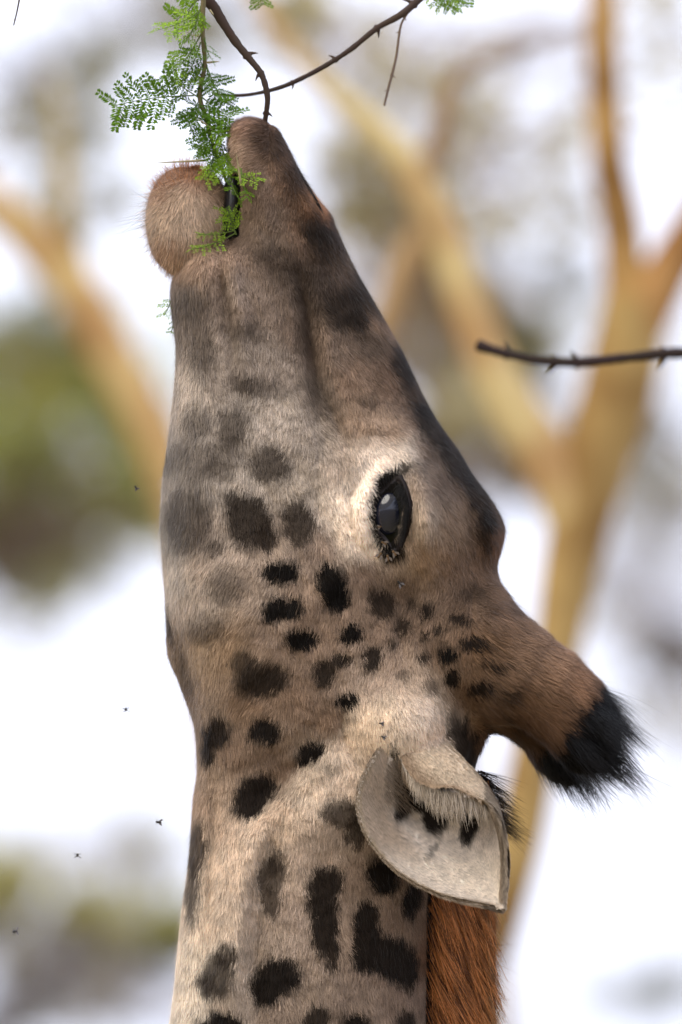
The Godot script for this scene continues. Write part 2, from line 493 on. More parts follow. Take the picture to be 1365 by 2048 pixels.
# spots: x, y, half width, half height, turn, strength, softness, darkness (0 grey brown, 1 nearly black)
var spots := [
	[500, 660, 32, 24, 0, 0.55, 0.45, 0], [485, 760, 28, 22, 20, 0.7, 0.4, 0], [528, 772, 42, 20, 5, 0.62, 0.4, 0], [470, 845, 30, 42, 15, 0.75, 0.4, 0.1], [448, 910, 34, 45, 20, 0.62, 0.4, 0], [398, 840, 26, 35, 15, 0.55, 0.5, 0], [380, 915, 48, 40, 0, 0.5, 0.5, 0],
	[540, 922, 44, 36, 20, 0.85, 0.3, 0.2], [378, 1030, 46, 68, -6, 0.75, 0.35, 0.1], [500, 1035, 44, 58, -22, 0.95, 0.25, 0.45], [535, 1065, 22, 30, 0, 0.9, 0.25, 0.4], [462, 990, 22, 14, 20, 0.6, 0.4, 0.2], [597, 1037, 34, 46, -8, 0.92, 0.28, 0.35], [437, 1088, 17, 15, 0, 0.7, 0.4, 0.3],
	[565, 1136, 33, 24, -5, 1, 0.22, 0.95], [668, 1170, 32, 46, -12, 1, 0.2, 1], [655, 1140, 18, 22, 0, 1, 0.2, 0.9], [566, 1211, 40, 24, -8, 1, 0.22, 0.95], [590, 1204, 18, 22, 0, 1, 0.22, 0.9], [458, 1165, 35, 36, 0, 0.6, 0.45, 0.1], [604, 1269, 36, 23, 0, 1, 0.22, 0.95], [703, 1258, 21, 21, 0, 1, 0.22, 0.95],
	[764, 1202, 27, 28, 0, 0.9, 0.3, 0.5], [752, 1180, 16, 20, 0, 0.7, 0.4, 0.4], [803, 1243, 18, 16, 20, 0.9, 0.3, 0.6], [783, 1281, 9, 14, 0, 0.85, 0.35, 0.5], [744, 1308, 20, 25, 15, 0.95, 0.28, 0.7], [650, 1335, 24, 27, 0, 0.95, 0.28, 0.65], [684, 1308, 20, 13, -10, 0.95, 0.28, 0.8], [525, 1350, 56, 34, -8, 0.95, 0.3, 0.55], [495, 1315, 26, 24, 0, 0.8, 0.4, 0.4], [418, 1250, 40, 26, 0, 0.55, 0.5, 0.1], [690, 1391, 22, 17, -20, 1, 0.2, 0.9],
	[436, 1455, 28, 30, 10, 0.98, 0.28, 0.6], [420, 1490, 15, 28, 0, 0.95, 0.28, 0.6], [533, 1450, 33, 26, -5, 1, 0.22, 0.8], [622, 1494, 30, 21, -35, 1, 0.2, 0.85], [520, 1570, 38, 30, 0, 1, 0.2, 0.65], [500, 1595, 32, 30, 0, 1, 0.2, 0.65], [658, 1527, 15, 13, 0, 0.4, 0.4, 0],
	[690, 1615, 46, 24, 5, 0.85, 0.22, 0.25], [714, 1650, 20, 32, 8, 0.9, 0.22, 0.35], [545, 1735, 28, 34, 12, 0.8, 0.2, 0.2], [555, 1710, 15, 28, 10, 0.75, 0.22, 0.15], [545, 1790, 18, 26, 0, 0.8, 0.25, 0.2], [640, 1770, 26, 46, 3, 0.97, 0.2, 0.45], [668, 1745, 22, 22, 0, 0.97, 0.2, 0.5], [650, 1840, 24, 50, -6, 0.97, 0.2, 0.5], [662, 1895, 12, 34, 0, 0.95, 0.25, 0.45],
	[765, 1735, 32, 40, -12, 1, 0.2, 0.85], [822, 1790, 19, 34, 8, 1, 0.2, 0.75], [730, 1830, 22, 42, 4, 1, 0.18, 0.65], [740, 1890, 38, 36, 0, 1, 0.18, 0.65], [785, 1885, 40, 26, 35, 1, 0.18, 0.65], [815, 1925, 20, 40, 0, 1, 0.2, 0.65], [735, 1870, 30, 46, 0, 1, 0.18, 0.65], [765, 1895, 46, 34, 20, 1, 0.18, 0.65], [798, 1915, 36, 34, 0, 1, 0.18, 0.65], [650, 1792, 27, 62, -2, 0.97, 0.2, 0.5], [440, 1935, 30, 46, 10, 0.85, 0.22, 0.3], [455, 1895, 18, 26, 0, 0.85, 0.25, 0.3], [415, 1950, 18, 22, 0, 0.75, 0.3, 0.2],
	[560, 1935, 42, 36, -10, 1, 0.22, 0.75], [532, 1960, 30, 36, 0, 1, 0.22, 0.75], [445, 2035, 42, 28, -15, 1, 0.22, 0.85], [632, 2030, 26, 38, 18, 0.95, 0.22, 0.5], [708, 2040, 30, 32, 0, 1, 0.22, 0.75], [808, 2030, 20, 26, 0, 0.95, 0.25, 0.5], [398, 1690, 16, 56, 3, 0.85, 0.25, 0.15], [390, 1770, 12, 60, 4, 0.8, 0.3, 0.1],
	[853, 1215, 15, 15, 0, 0.95, 0.28, 0.9], [878, 1248, 10, 9, 0, 0.9, 0.3, 0.9], [850, 1265, 8, 10, 0, 0.9, 0.3, 0.8], [845, 1306, 10, 13, -10, 0.9, 0.3, 0.7], [892, 1297, 21, 18, 10, 1, 0.22, 0.95], [920, 1230, 22, 12, 15, 0.9, 0.3, 0.85], [942, 1279, 27, 14, 8, 0.95, 0.28, 0.9], [902, 1346, 17, 17, 0, 0.98, 0.22, 0.9], [855, 1363, 17, 15, 0, 0.65, 0.35, 0.3], [982, 1321, 26, 11, 8, 0.9, 0.3, 0.8], [954, 1366, 23, 14, -25, 0.95, 0.25, 0.85], [1003, 1380, 22, 11, 5, 0.7, 0.35, 0.6], [823, 1200, 9, 12, 0, 0.75, 0.35, 0.6], [938, 1180, 26, 16, 10, 0.6, 0.45, 0.4], [803, 1340, 14, 10, -20, 0.6, 0.4, 0.3], [930, 1445, 9, 24, 0, 0.9, 0.3, 0.8], [950, 1470, 8, 16, 0, 0.85, 0.3, 0.8], [968, 1452, 5, 10, 0, 0.85, 0.3, 0.7], [1000, 1425, 8, 14, 0, 0.7, 0.3, 0.7], [970, 1500, 6, 12, 0, 0.85, 0.3, 0.8],
	[788, 1508, 8, 34, -8, 0.95, 0.35, 0.9], [925, 1500, 26, 70, -18, 0.9, 0.3, 0.8], [905, 1440, 12, 40, -10, 0.7, 0.4, 0.6],
	[535, 280, 30, 34, -30, 0.75, 0.5, 0.4], [575, 330, 24, 50, -28, 0.6, 0.5, 0.4], [610, 420, 26, 74, -26, 0.75, 0.5, 0.6], [560, 520, 62, 28, 20, 0.6, 0.5, 0.4], [650, 480, 34, 54, -30, 0.75, 0.5, 0.6], [690, 615, 44, 46, 0, 0.88, 0.4, 0.6], [715, 640, 18, 34, -20, 0.75, 0.4, 0.6], [640, 570, 24, 60, -10, 0.5, 0.5, 0.3],
	[735, 590, 14, 62, -25, 0.75, 0.5, 0.5], [800, 725, 18, 40, -22, 0.85, 0.35, 0.7], [830, 790, 22, 45, -28, 0.8, 0.35, 0.7], [860, 850, 26, 50, -32, 0.85, 0.35, 0.8], [910, 920, 24, 55, -35, 0.85, 0.35, 0.8], [955, 1000, 22, 55, -28, 0.85, 0.35, 0.85], [968, 1065, 16, 40, -8, 0.8, 0.4, 0.8], [825, 930, 24, 16, 20, 0.5, 0.5, 0.3], [640, 800, 14, 60, -25, 0.4, 0.5, 0.2], [600, 640, 14, 90, -3, 0.4, 0.5, 0.2], [735, 800, 20, 14, 30, 0.5, 0.5, 0.3], [800, 945, 12, 24, 20, 0.9, 0.3, 0.95],
	[385, 610, 40, 40, 0, 0.45, 0.5, 0.1], [410, 700, 24, 44, 0, 0.5, 0.5, 0.1], [340, 1235, 8, 40, -12, 0.8, 0.35, 0.6], [372, 1340, 14, 50, -8, 0.6, 0.45, 0.3], [860, 1580, 40, 12, 0, 0.2, 0.5, 0],
	[662, 425, 7, 26, -30, 0.9, 0.3, 1], [608, 350, 10, 40, -32, 0.7, 0.4, 0.9], [775, 1012, 36, 68, 8, 1, 0.12, 1], [783, 1080, 20, 34, -4, 1, 0.2, 1], [770, 965, 24, 26, 25, 1, 0.2, 1], [783, 1105, 26, 14, 0, 0.8, 0.4, 0.9], [500, 990, 1, 1, 0, 0.1, 0.5, 0],
]
var base_map := PackedColorArray()
const BW := 80
const BH := 128
var bins := {}
const COAT := 1.86

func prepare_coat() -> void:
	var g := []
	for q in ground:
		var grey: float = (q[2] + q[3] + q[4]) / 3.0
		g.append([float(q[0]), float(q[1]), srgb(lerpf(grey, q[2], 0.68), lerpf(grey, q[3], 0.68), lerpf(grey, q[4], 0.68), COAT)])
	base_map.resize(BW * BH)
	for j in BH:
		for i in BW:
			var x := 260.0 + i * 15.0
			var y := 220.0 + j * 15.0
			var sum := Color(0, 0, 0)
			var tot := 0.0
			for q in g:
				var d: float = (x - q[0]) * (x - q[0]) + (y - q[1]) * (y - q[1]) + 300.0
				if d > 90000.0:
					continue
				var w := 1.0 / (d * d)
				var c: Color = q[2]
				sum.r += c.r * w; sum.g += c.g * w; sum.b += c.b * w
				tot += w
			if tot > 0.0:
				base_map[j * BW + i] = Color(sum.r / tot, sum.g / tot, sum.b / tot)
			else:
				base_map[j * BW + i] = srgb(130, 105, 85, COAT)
	for s in spots:
		var r: float = maxf(s[2], s[3]) * 1.6 + 10.0
		for bx in range(int((s[0] - r) / 64.0), int((s[0] + r) / 64.0) + 1):
			for by in range(int((s[1] - r) / 64.0), int((s[1] + r) / 64.0) + 1):
				var key := by * 100 + bx
				if not bins.has(key):
					bins[key] = []
				var t := deg_to_rad(s[4])
				var e := 1.06 if s[1] < 1560 else 1.1
				bins[key].append([float(s[0]), float(s[1]), cos(t) / s[2] / e, sin(t) / s[2] / e, -sin(t) / s[3] / e, cos(t) / s[3] / e, float(s[5]), float(s[6]), float(s[7])])

func coat(x: float, y: float) -> Color:
	if y > 2060.0:  # below the head: the same neck pattern goes on
		y = 2060.0 - fmod(y - 2060.0, 400.0) if int((y - 2060.0) / 400.0) % 2 == 0 else 1660.0 + fmod(y - 2060.0, 400.0)
	var gx := clampf((x - 260.0) / 15.0, 0.0, BW - 1.01)
	var gy := clampf((y - 220.0) / 15.0, 0.0, BH - 1.01)
	var ix := int(gx)
	var iy := int(gy)
	var o := iy * BW + ix
	var c := base_map[o].lerp(base_map[o + 1], gx - ix).lerp(base_map[o + BW].lerp(base_map[o + BW + 1], gx - ix), gy - iy)
	var m := 1.0 + 0.24 * noise.get_noise_2d(x * 2.0, y * 1.2) + 0.2 * fine.get_noise_2d(x, y * 0.6)
	c = Color(c.r * m, c.g * m, c.b * m)
	if x > 1040.0 and y > 1280.0 and y < 1640.0:
		var tip := 0.85 * x + 0.53 * y + 26.0 * fine.get_noise_2d(x * 1.3 - y * 1.2, (x + y) * 0.25) - 1722.0
		c = c.lerp(Color(0.009, 0.008, 0.009), smoothstep(-12.0, 12.0, tip))
	var key := int(y / 64.0) * 100 + int(x / 64.0)
	if bins.has(key):
		var wx := x + 7.0 * noise.get_noise_2d(x * 3.0 + 300.0, y * 3.0) + 2.5 * fine.get_noise_2d(x + 70.0, y)
		var wy := y + 7.0 * noise.get_noise_2d(x * 3.0, y * 3.0 + 500.0) + 2.5 * fine.get_noise_2d(x, y + 90.0)
		for s in bins[key]:
			var dx: float = wx - s[0]
			var dy: float = wy - s[1]
			var u: float = dx * s[2] + dy * s[3]
			var w: float = dx * s[4] + dy * s[5]
			var q := sqrt(u * u + w * w)
			if q > 1.0 + s[7]:
				continue
			var k: float = s[6] * (1.0 - smoothstep(1.0 - s[7], 1.0 + s[7], q))
			c = c.lerp(Color(0.046, 0.031, 0.022).lerp(Color(0.008, 0.006, 0.005), s[8]), k)
	return c

# the way the hair lies, in the plane of the face (y down)
func flow(x: float, y: float) -> Vector2:
	var d := Vector2(0.06, 1.0)
	if x < 470.0 and y < 560.0:
		d = Vector2((x - 392.0) / 85.0, (y - 370.0) / 90.0 + 0.35)
		if d.length() < 0.3:
			d += Vector2(0, 0.5)
	elif y < 340.0:
		d = Vector2(-0.7, 0.5) if x < 540.0 else Vector2(0.2, 1.0)
	elif x > 940.0 and y > 1170.0 and y < 1500.0:
		d = Vector2(0.75, 0.6)
	elif x > 680.0 and x < 930.0 and y > 1370.0 and y < 1540.0:
		d = Vector2(0.35, 1.0)
	elif y > 1120.0 and y < 1420.0 and x < 560.0:
		d = Vector2(-0.35, 1.0)
	elif x > 640.0 and y < 1150.0:
		d = Vector2(0.4, 1.0)
	var a := 0.5 * noise.get_noise_2d(x * 0.8 + 900.0, y * 0.8) + 0.35 * fine.get_noise_2d(x * 0.5, y * 0.5 + 400.0)
	return d.normalized().rotated(a)

func tuft(n: int, length: float, spread: float, width: float, lift: float) -> ArrayMesh:
	var b := MB.new()
	for q in n:
		var root := Vector3(rng.randf_range(-spread, spread), rng.randf_range(-spread, spread), -0.5) * S
		var l := length * rng.randf_range(0.65, 1.15) * S
		var side := rng.randf_range(-0.28, 0.28)
		var up := lift * rng.randf_range(0.5, 1.5)
		var tone := rng.randf_range(0.55, 1.4)
		var wd := width * rng.randf_range(0.7, 1.2) * S * 0.5
		var bend := rng.randf_range(-0.15, 0.15)
		var prev := -1
		for k in 3:
			var t := k * 0.5
			var p := root + Vector3(side * l * t + bend * l * t * t, l * t, l * up * (t * 1.2 - 0.45 * t * t))
			var w := wd * (1.0 - 0.75 * t)
			var nn := Vector3(side * 0.5 + rng.randf_range(-0.5, 0.5), -0.25 + rng.randf_range(-0.2, 0.2), 1.0).normalized()
			var c := tone * (0.7 + 0.45 * t)
			var a := b.vert(p - Vector3(w, 0, 0), (nn - Vector3(0.5, 0, 0)).normalized(), Color(c, c, c))
			b.vert(p + Vector3(w, 0, 0), (nn + Vector3(0.5, 0, 0)).normalized(), Color(c, c, c))
			if prev >= 0:
				b.quad(prev, a, a + 1, prev + 1)
			prev = a
	return b.mesh()

# one long hair along +Y, one unit long, bending towards -Z
func strand() -> ArrayMesh:
	var b := MB.new()
	var prev := -1
	for k in 6:
		var t := k / 5.0
		var w := 0.5 * (1.0 - t * 0.85)
		var p := Vector3(0, t, -0.28 * t * t)
		var c := 0.85 + 0.25 * t
		var a := b.vert(p - Vector3(w, 0, 0), Vector3(-0.6, 0.1, 0.8), Color(c, c, c))
		b.vert(p + Vector3(w, 0, 0), Vector3(0.6, 0.1, 0.8), Color(c, c, c))
		if prev >= 0:
			b.quad(prev, a, a + 1, prev + 1)
		prev = a
	return b.mesh()

func hair(buf: PackedFloat32Array, root: Vector3, dir: Vector3, out: Vector3, length: float, width: float, c: Color) -> void:
	var y := dir.normalized()
	var x := y.cross(out).normalized()
	var z := x.cross(y)
	put(buf, x * width * S, y * length * S, z * length * S, root, c)

func shade(c: Color, spread: float) -> Color:
	var k := 1.0 + rng.randf_range(-spread, spread)
	return Color(c.r * k, c.g * k, c.b * k)

func gdir(x: float, y: float, z := 0.0) -> Vector3:  # a direction on the head, y down in the picture plane
	return Vector3(x, -y, z).normalized()

func build_giraffe() -> void:
	prepare_shape()
	prepare_coat()
	build_surface()
	var g := thing("giraffe", "giraffe stretching its spotted head and neck straight up to browse the acacia twig", "giraffe",
		Transform3D(tilt, cam_at + tilt * Vector3((OX - 682.5) * S, (1024.0 - OY) * S, -DIST)))
	# --- body: head, horns and neck in one surface, the neck carried on below
	var b := MB.new()
	for q in bv.size():
		var p := bv[q]
		var c := coat(p.x, p.y)
		var k := 0.75
		if p.x > 425.0 and p.x < 485.0 and p.y > 300.0 and p.y < 480.0 and absf(p.z) < 70.0:
			c = Color(0.02, 0.016, 0.016)  # lips
		b.vert(lp(p.x, p.y, p.z), Vector3(bn[q].x, -bn[q].y, bn[q].z), Color(c.r * k, c.g * k, c.b * k))
	b.i = bi.duplicate()
	for q in range(0, b.i.size(), 3):  # y is turned over
		var s := b.i[q]
		b.i[q] = b.i[q + 1]
		b.i[q + 1] = s
	var rings := []
	for k in 19:
		var y := 2110.0 + k * 64.0
		var e := k / 18.0
		var yi := mini(int(y), 2140)
		var l := t_lf[yi] - 40.0 * e
		var r := t_r[yi] + 60.0 * e
		var hz := t_hz[yi] * (1.0 + 0.25 * e)
		var row := []
		for s in 48:
			var a := TAU * s / 48
			var ca := cos(a)
			var sa := sin(a)
			var px := (l + r) * 0.5 + (r - l) * 0.5 * signf(ca) * pow(absf(ca), 0.9) * (0.985 if k == 0 else 1.0)
			var pz := hz * signf(sa) * pow(absf(sa), 0.9) * (0.985 if k == 0 else 1.0)
			var c := coat(px, y)
			row.append(b.vert(lp(px, y, pz), Vector3(ca / (r - l), 0, sa / (2.0 * hz)).normalized(), Color(c.r * 0.75, c.g * 0.75, c.b * 0.75)))
		if k > 0:
			for s in 48:
				var s2 := (s + 1) % 48
				b.quad(rings[k - 1][s], rings[k - 1][s2], row[s2], row[s])
		rings.append(row)
	var skin := vmat("coat", 0.85, 0.25)
	part("body", b.mesh(), skin, g)
	# --- short fur
	var bufs := [PackedFloat32Array(), PackedFloat32Array(), PackedFloat32Array()]
	var longer := PackedFloat32Array()
	var total := 0.0
	for q in range(0, bi.size(), 3):
		var p0 := bv[bi[q]]; var p1 := bv[bi[q + 1]]; var p2 := bv[bi[q + 2]]
		var nn := (bn[bi[q]] + bn[bi[q + 1]] + bn[bi[q + 2]]).normalized()
		if nn.z < -0.45:
			continue
		var area := (p1 - p0).cross(p2 - p0).length() * 0.5
		total += area / 9.0
		var count := int(total)
		total -= count
		for k in count:
			var u := rng.randf()
			var w := rng.randf()
			if u + w > 1.0:
				u = 1.0 - u; w = 1.0 - w
			var p := p0 + (p1 - p0) * u + (p2 - p0) * w
			if p.y > 2120.0:
				continue
			if p.z > 0.0:
				var ex := (p.x - 778.0) / 27.0
				var ey := (p.y - 1028.0) / 52.0
				if ex * ex + ey * ey < 1.0:
					continue
			if p.x > 440.0 and p.x < 484.0 and p.y > 340.0 and p.y < 475.0 and absf(p.z) < 70.0:
				continue
			var c := coat(p.x + 3.6 * rng.randfn(), p.y + 4.0 * rng.randfn())
			c = shade(c, 0.28)
			var n3 := Vector3(nn.x, -nn.y, nn.z)
			var fl := flow(p.x, p.y)
			var d := Vector3(fl.x, -fl.y, 0.0)
			d = d - n3 * d.dot(n3)
			if d.length() < 0.15:
				d = Vector3(0, 0, 1) - n3 * n3.z
			d = d.normalized()
			var x := d.cross(n3).normalized()
			var sc := rng.randf_range(0.8, 1.2)
			var ln := sc
			if p.x < 480.0 and p.y < 560.0:
				ln *= 1.15
			elif p.x > 960.0 and p.y > 1230.0:
				ln *= 1.9
			elif p.y < 560.0 or (absf(p.x - 850.0) < 170.0 and p.y < 1000.0 and p.y > 800.0):
				ln *= 0.85
			elif p.x < 420.0:
				ln *= 1.3
			elif p.y > 1850.0:
				ln *= 1.2
			var fuzz := 0.12
			if p.x < 480.0 and p.y < 560.0:
				fuzz = 0.35
			elif p.y < 320.0 or p.x < 420.0 or p.y > 1750.0:
				fuzz = 0.25
			if nn.x > 0.55 and p.y < 1200.0:
				fuzz = 0.35
			if p.x > 960.0 and p.y > 1200.0:
				fuzz = 0.5
			if rng.randf() < fuzz:
				var o := (d + n3 * rng.randf_range(0.35, 0.9) + Vector3(rng.randfn(), rng.randfn(), rng.randfn()) * 0.15)
				hair(longer, lp(p.x, p.y, p.z), o, n3, rng.randf_range(14, 30) * (1.35 if p.x < 430.0 or p.x > 960.0 else 1.0), rng.randf_range(0.7, 1.2), shade(c, 0.35))
			put(bufs[rng.randi() % 3], x * sc, d * ln, n3 * ln, lp(p.x, p.y, p.z), c)
	var fur_mat := vmat("fur", 0.65, 0.22)
	for k in 3:
		stuff("fur", tuft(6, 13.0, 3.2, 1.25, 0.36), fur_mat, g, bufs[k])
	var one := strand()
	var hair_mat := vmat("hair", 0.5, 0.4)
	stuff("guard_hair", one, hair_mat, g, longer)
	# --- black tufts on the horns
	var hb := PackedFloat32Array()
	for side in 2:
		var c := NEAR_HORN if side == 0 else FAR_HORN
		for q in (8000 if side == 0 else 5500):
			var t := rng.randf_range(0.0, 2.7) + 2.2
			var k := mini(int(t), 4)
			var f := t - k
			f = minf(f, 1.0)
			var a := Vector3(c[k][0], c[k][1], c[k][2]).lerp(Vector3(c[k + 1][0], c[k + 1][1], c[k + 1][2]), f)
			var r: float = lerpf(c[k][3], c[k + 1][3], f)
			var ax := Vector3(c[k + 1][0] - c[k][0], c[k + 1][1] - c[k][1], c[k + 1][2] - c[k][2]).normalized()
			var th := rng.randf_range(0, TAU)
			var e1 := ax.cross(Vector3(0, 0, 1)).normalized()
			var e2 := ax.cross(e1)
			var o := e1 * cos(th) + e2 * sin(th)
			if t > 4.6:
				o = (o * rng.randf() + ax * 0.6).normalized()
			var p := a + o * r * 0.96
			# the black begins nearer the tip on the lower side
			var start := 1395.0 + 0.25 * (1240.0 - p.x) + 20.0 * fine.get_noise_2d(p.x, p.y)
			var dark := p.x * 0.85 + p.y * 0.53 > (1722.0 if side == 0 else 1700.0) + 24.0 * fine.get_noise_2d(p.x * 2.0, p.y * 2.0)
			if not dark and rng.randf() > 0.5:
				continue
			var clump := noise.get_noise_3d(p.x * 2.2, p.y * 2.2, p.z * 2.2)
			var dir := ((Vector3(0.72, 0.69, 0.0) if side == 0 else Vector3(0.5, 0.86, 0.0)) + o * (0.32 + 0.5 * clump) + Vector3(rng.randfn(), rng.randfn(), rng.randfn()) * 0.10)
			var col := shade(Color(0.009, 0.008, 0.009), 0.4) if dark else shade(coat(p.x, p.y), 0.25)
			var ln := rng.randf_range(45, 105) * (1.0 + 0.7 * clump) if dark else rng.randf_range(22, 45)
			hair(hb, lp(p.x, p.y, p.z), Vector3(dir.x, -dir.y, dir.z), Vector3(o.x, -o.y, o.z), ln, rng.randf_range(0.9, 1.6), col)
	stuff("horn_tuft", one, hair_mat, g, hb)
	build_mane(g, one, hair_mat)
	build_eye(g, one, hair_mat)
	build_ear(g, one, hair_mat, fur_mat)
	build_mouth(g, one, hair_mat)

func build_mane(g: Node3D, one: Mesh, mat: Material) -> void:
	var b := MB.new()
	var rows := []
	for k in 24:
		var y := 1560.0 + k * 40.0
		var xr := 992.0 - 30.0 * smoothstep(1700, 1560, y)
		var row := []
		for s in 12:
			var a := TAU * s / 12
			var px := 900.0 + cos(a) * (xr - 900.0) if cos(a) > 0 else 900.0 + cos(a) * 62.0
			var pz := sin(a) * (44.0 - 26.0 * smoothstep(880, 990, px))
			row.append(b.vert(lp(px, y, pz), Vector3(cos(a), 0, sin(a)), srgb(120, 66, 34, 1.2)))
		if k > 0:
			for s in 12:
				b.quad(rows[k - 1][s], rows[k - 1][(s + 1) % 12], row[(s + 1) % 12], row[s])
		rows.append(row)
	var mane := part("mane", b.mesh(), vmat("mane skin", 0.8, 0.2), g)
	var hb := PackedFloat32Array()
	for q in 9000:
		var y := rng.randf_range(1560, 2330)
		var u := rng.randf()
		var x := lerpf(846 + 12.0 * fine.get_noise_1d(y * 2.0), 980, u)
		var side := 1.0 if rng.randf() < 0.75 else -1.0
		var z := side * (46.0 - 28.0 * smoothstep(860, 985, x))
		var cl := noise.get_noise_2d(x * 2.0, y * 1.0)
		var cl2 := fine.get_noise_2d(x * 1.4 - y * 0.5, y * 0.25)
		var dir := gdir(0.42 + 0.25 * cl + 0.12 * rng.randfn(), 0.9, side * (0.1 + 0.1 * cl2) + 0.05 * rng.randfn())
		var c := srgb(206, 132, 76, 1.5).lerp(srgb(84, 48, 30), clampf(0.42 - 1.9 * cl2, 0, 1) * 0.85)
		if u > 0.75:
			c = c.lerp(srgb(205, 170, 125), (u - 0.75) * 2.6 * rng.randf())
		if u < 0.05:
			c = srgb(38, 28, 22)
		hair(hb, lp(x, y, z), dir, Vector3(0.3, 0, side), rng.randf_range(60, 130) * (1.0 - 0.3 * u), rng.randf_range(0.9, 1.9), shade(c, 0.3))
	# fringe standing off the crest
	for q in 1500:
		var y := rng.randf_range(1600, 2330)
		var dir := gdir(0.6 + 0.2 * rng.randfn(), 0.6 + 0.25 * rng.randfn(), 0.15 * rng.randfn())
		hair(hb, lp(rng.randf_range(965, 992), y, rng.randf_range(-14, 20)), dir, Vector3(1, 0, 0.2), rng.randf_range(25, 70), rng.randf_range(0.6, 1.0), shade(srgb(190, 150, 105), 0.3))
	stuff("mane_hair", one, mat, mane, hb)
	# dark forelock of the mane behind the ear
	var fb := PackedFloat32Array()
	for q in 620:
		var y := rng.randf_range(1540, 1650)
		var x := 955.0 + (y - 1540.0) * 0.28 + rng.randf_range(-15, 8)
		var cl := fine.get_noise_1d(y * 3.0)
		var dir := gdir(0.85, 0.42 + 0.35 * cl + 0.10 * rng.randfn(), 0.12 * rng.randfn())
		hair(fb, lp(x, y, rng.randf_range(-25, 30)), dir, Vector3(0.2, 0.6, 1), rng.randf_range(45, 100), rng.randf_range(0.7, 1.3), shade(srgb(46, 36, 34), 0.4))
	stuff("forelock", one, mat, mane, fb)

func build_eye(g: Node3D, one: Mesh, mat: Material) -> void:
	var z0 := top_z(778, 1028)
	var ball := MB.new()
	ball.ball(Vector3.ZERO, Vector3(45, 52, 45) * S, Basis.IDENTITY, 28, 40)
	var em := flat("eyeball", Color(0.008, 0.011, 0.028), 0.13, 0.6)
	var eye := part("eye", ball.mesh(), em, g, Transform3D(Basis.IDENTITY, lp(784, 1026, z0 - 24.0)))
	# eyelids: a soft dark rim round an almond opening
	var rim := [Vector2(797, 962), Vector2(775, 976), Vector2(756, 1000), Vector2(750, 1030), Vector2(758, 1060), Vector2(775, 1082), Vector2(790, 1098), Vector2(803, 1074), Vector2(810, 1040), Vector2(811, 1002)]
	var loop := []
	for k in rim.size():
		var a: Vector2 = rim[(k + rim.size() - 1) % rim.size()]; var p: Vector2 = rim[k]
		var c: Vector2 = rim[(k + 1) % rim.size()]; var d: Vector2 = rim[(k + 2) % rim.size()]
		for t in 5:
			loop.append(p.cubic_interpolate(c, a, d, t / 5.0))
	var lid := MB.new()
	var n := loop.size()
	var centre := Vector2(780, 1030)
	for k in n:
		var p: Vector2 = loop[k]
		var o := (p - centre).normalized()
		var upper := smoothstep(780, 804, p.x)
		for s in 9:
			var f := s / 8.0
			var w := lerpf(-7.0, 17.0, f)
			var q := p + o * w
			var zz := top_z(q.x, q.y) + (3.0 if s == 8 else 0.0) - 4.0
			var swell := sin(PI * clampf(f, 0, 1)) * (6.0 + 8.0 * upper) + (1.0 - f) * 2.0
			lid.vert(lp(q.x, q.y, maxf(zz, z0 - 8.0) + swell), Vector3.ZERO, Color(0.012, 0.010, 0.010) if f > 0.45 or p.x > 790.0 else Color(0.045, 0.042, 0.05))
	for k in n:
		for s in 8:
			var k2 := (k + 1) % n
			lid.quad(k * 9 + s, k2 * 9 + s, k2 * 9 + s + 1, k * 9 + s + 1)
	smooth_normals(lid, Vector3(0, 0, 1))
	part("eyelid", lid.mesh(), vmat("eyelid", 0.6, 0.3), eye, eye.transform.affine_inverse())
	var hb := PackedFloat32Array()
	for q in 900:  # lower lashes, over the pale ring
		var k := int(rng.randf_range(0.02, 0.56) * n)
		var p: Vector2 = loop[k]
		var o := (p - centre).normalized()
		p += o * rng.randf_range(2, 20)
		var dir := gdir(o.x * 1.0 - 0.2 + 0.10 * rng.randfn(), o.y + 0.10 * rng.randfn() - 0.1, 0.4)
		hair(hb, lp(p.x, p.y, top_z(p.x, p.y) + 3.0), dir, Vector3(0, 0, 1), rng.randf_range(7, 19), rng.randf_range(0.5, 0.8), shade(Color(0.012, 0.010, 0.010), 0.3))
	for q in 420:  # upper lashes, hanging over the eyeball
		var k := int((0.72 + rng.randf_range(0.0, 0.27)) * n) % n
		var p: Vector2 = loop[k]
		p += Vector2(rng.randf_range(-4, 6), rng.randf_range(-4, 4))
		var dir := gdir(-0.45 + 0.2 * rng.randfn(), 0.55 + 0.25 * rng.randfn(), 0.8)
		hair(hb, lp(p.x, p.y, top_z(p.x, p.y) + 10.0), dir, Vector3(-0.3, 0, 1), rng.randf_range(18, 36), rng.randf_range(0.6, 1.0), shade(Color(0.010, 0.009, 0.009), 0.3))
	stuff("eyelashes", one, mat, g, hb)

func smooth_normals(b: MB, towards: Vector3) -> void:
	for k in b.n.size():
		b.n[k] = Vector3.ZERO
	for q in range(0, b.i.size(), 3):
		var a := b.v[b.i[q]]
		var nn := (b.v[b.i[q + 2]] - a).cross(b.v[b.i[q + 1]] - a)
		for e in 3:
			b.n[b.i[q + e]] += nn
	for k in b.n.size():
		var nn := b.n[k].normalized()
		b.n[k] = nn

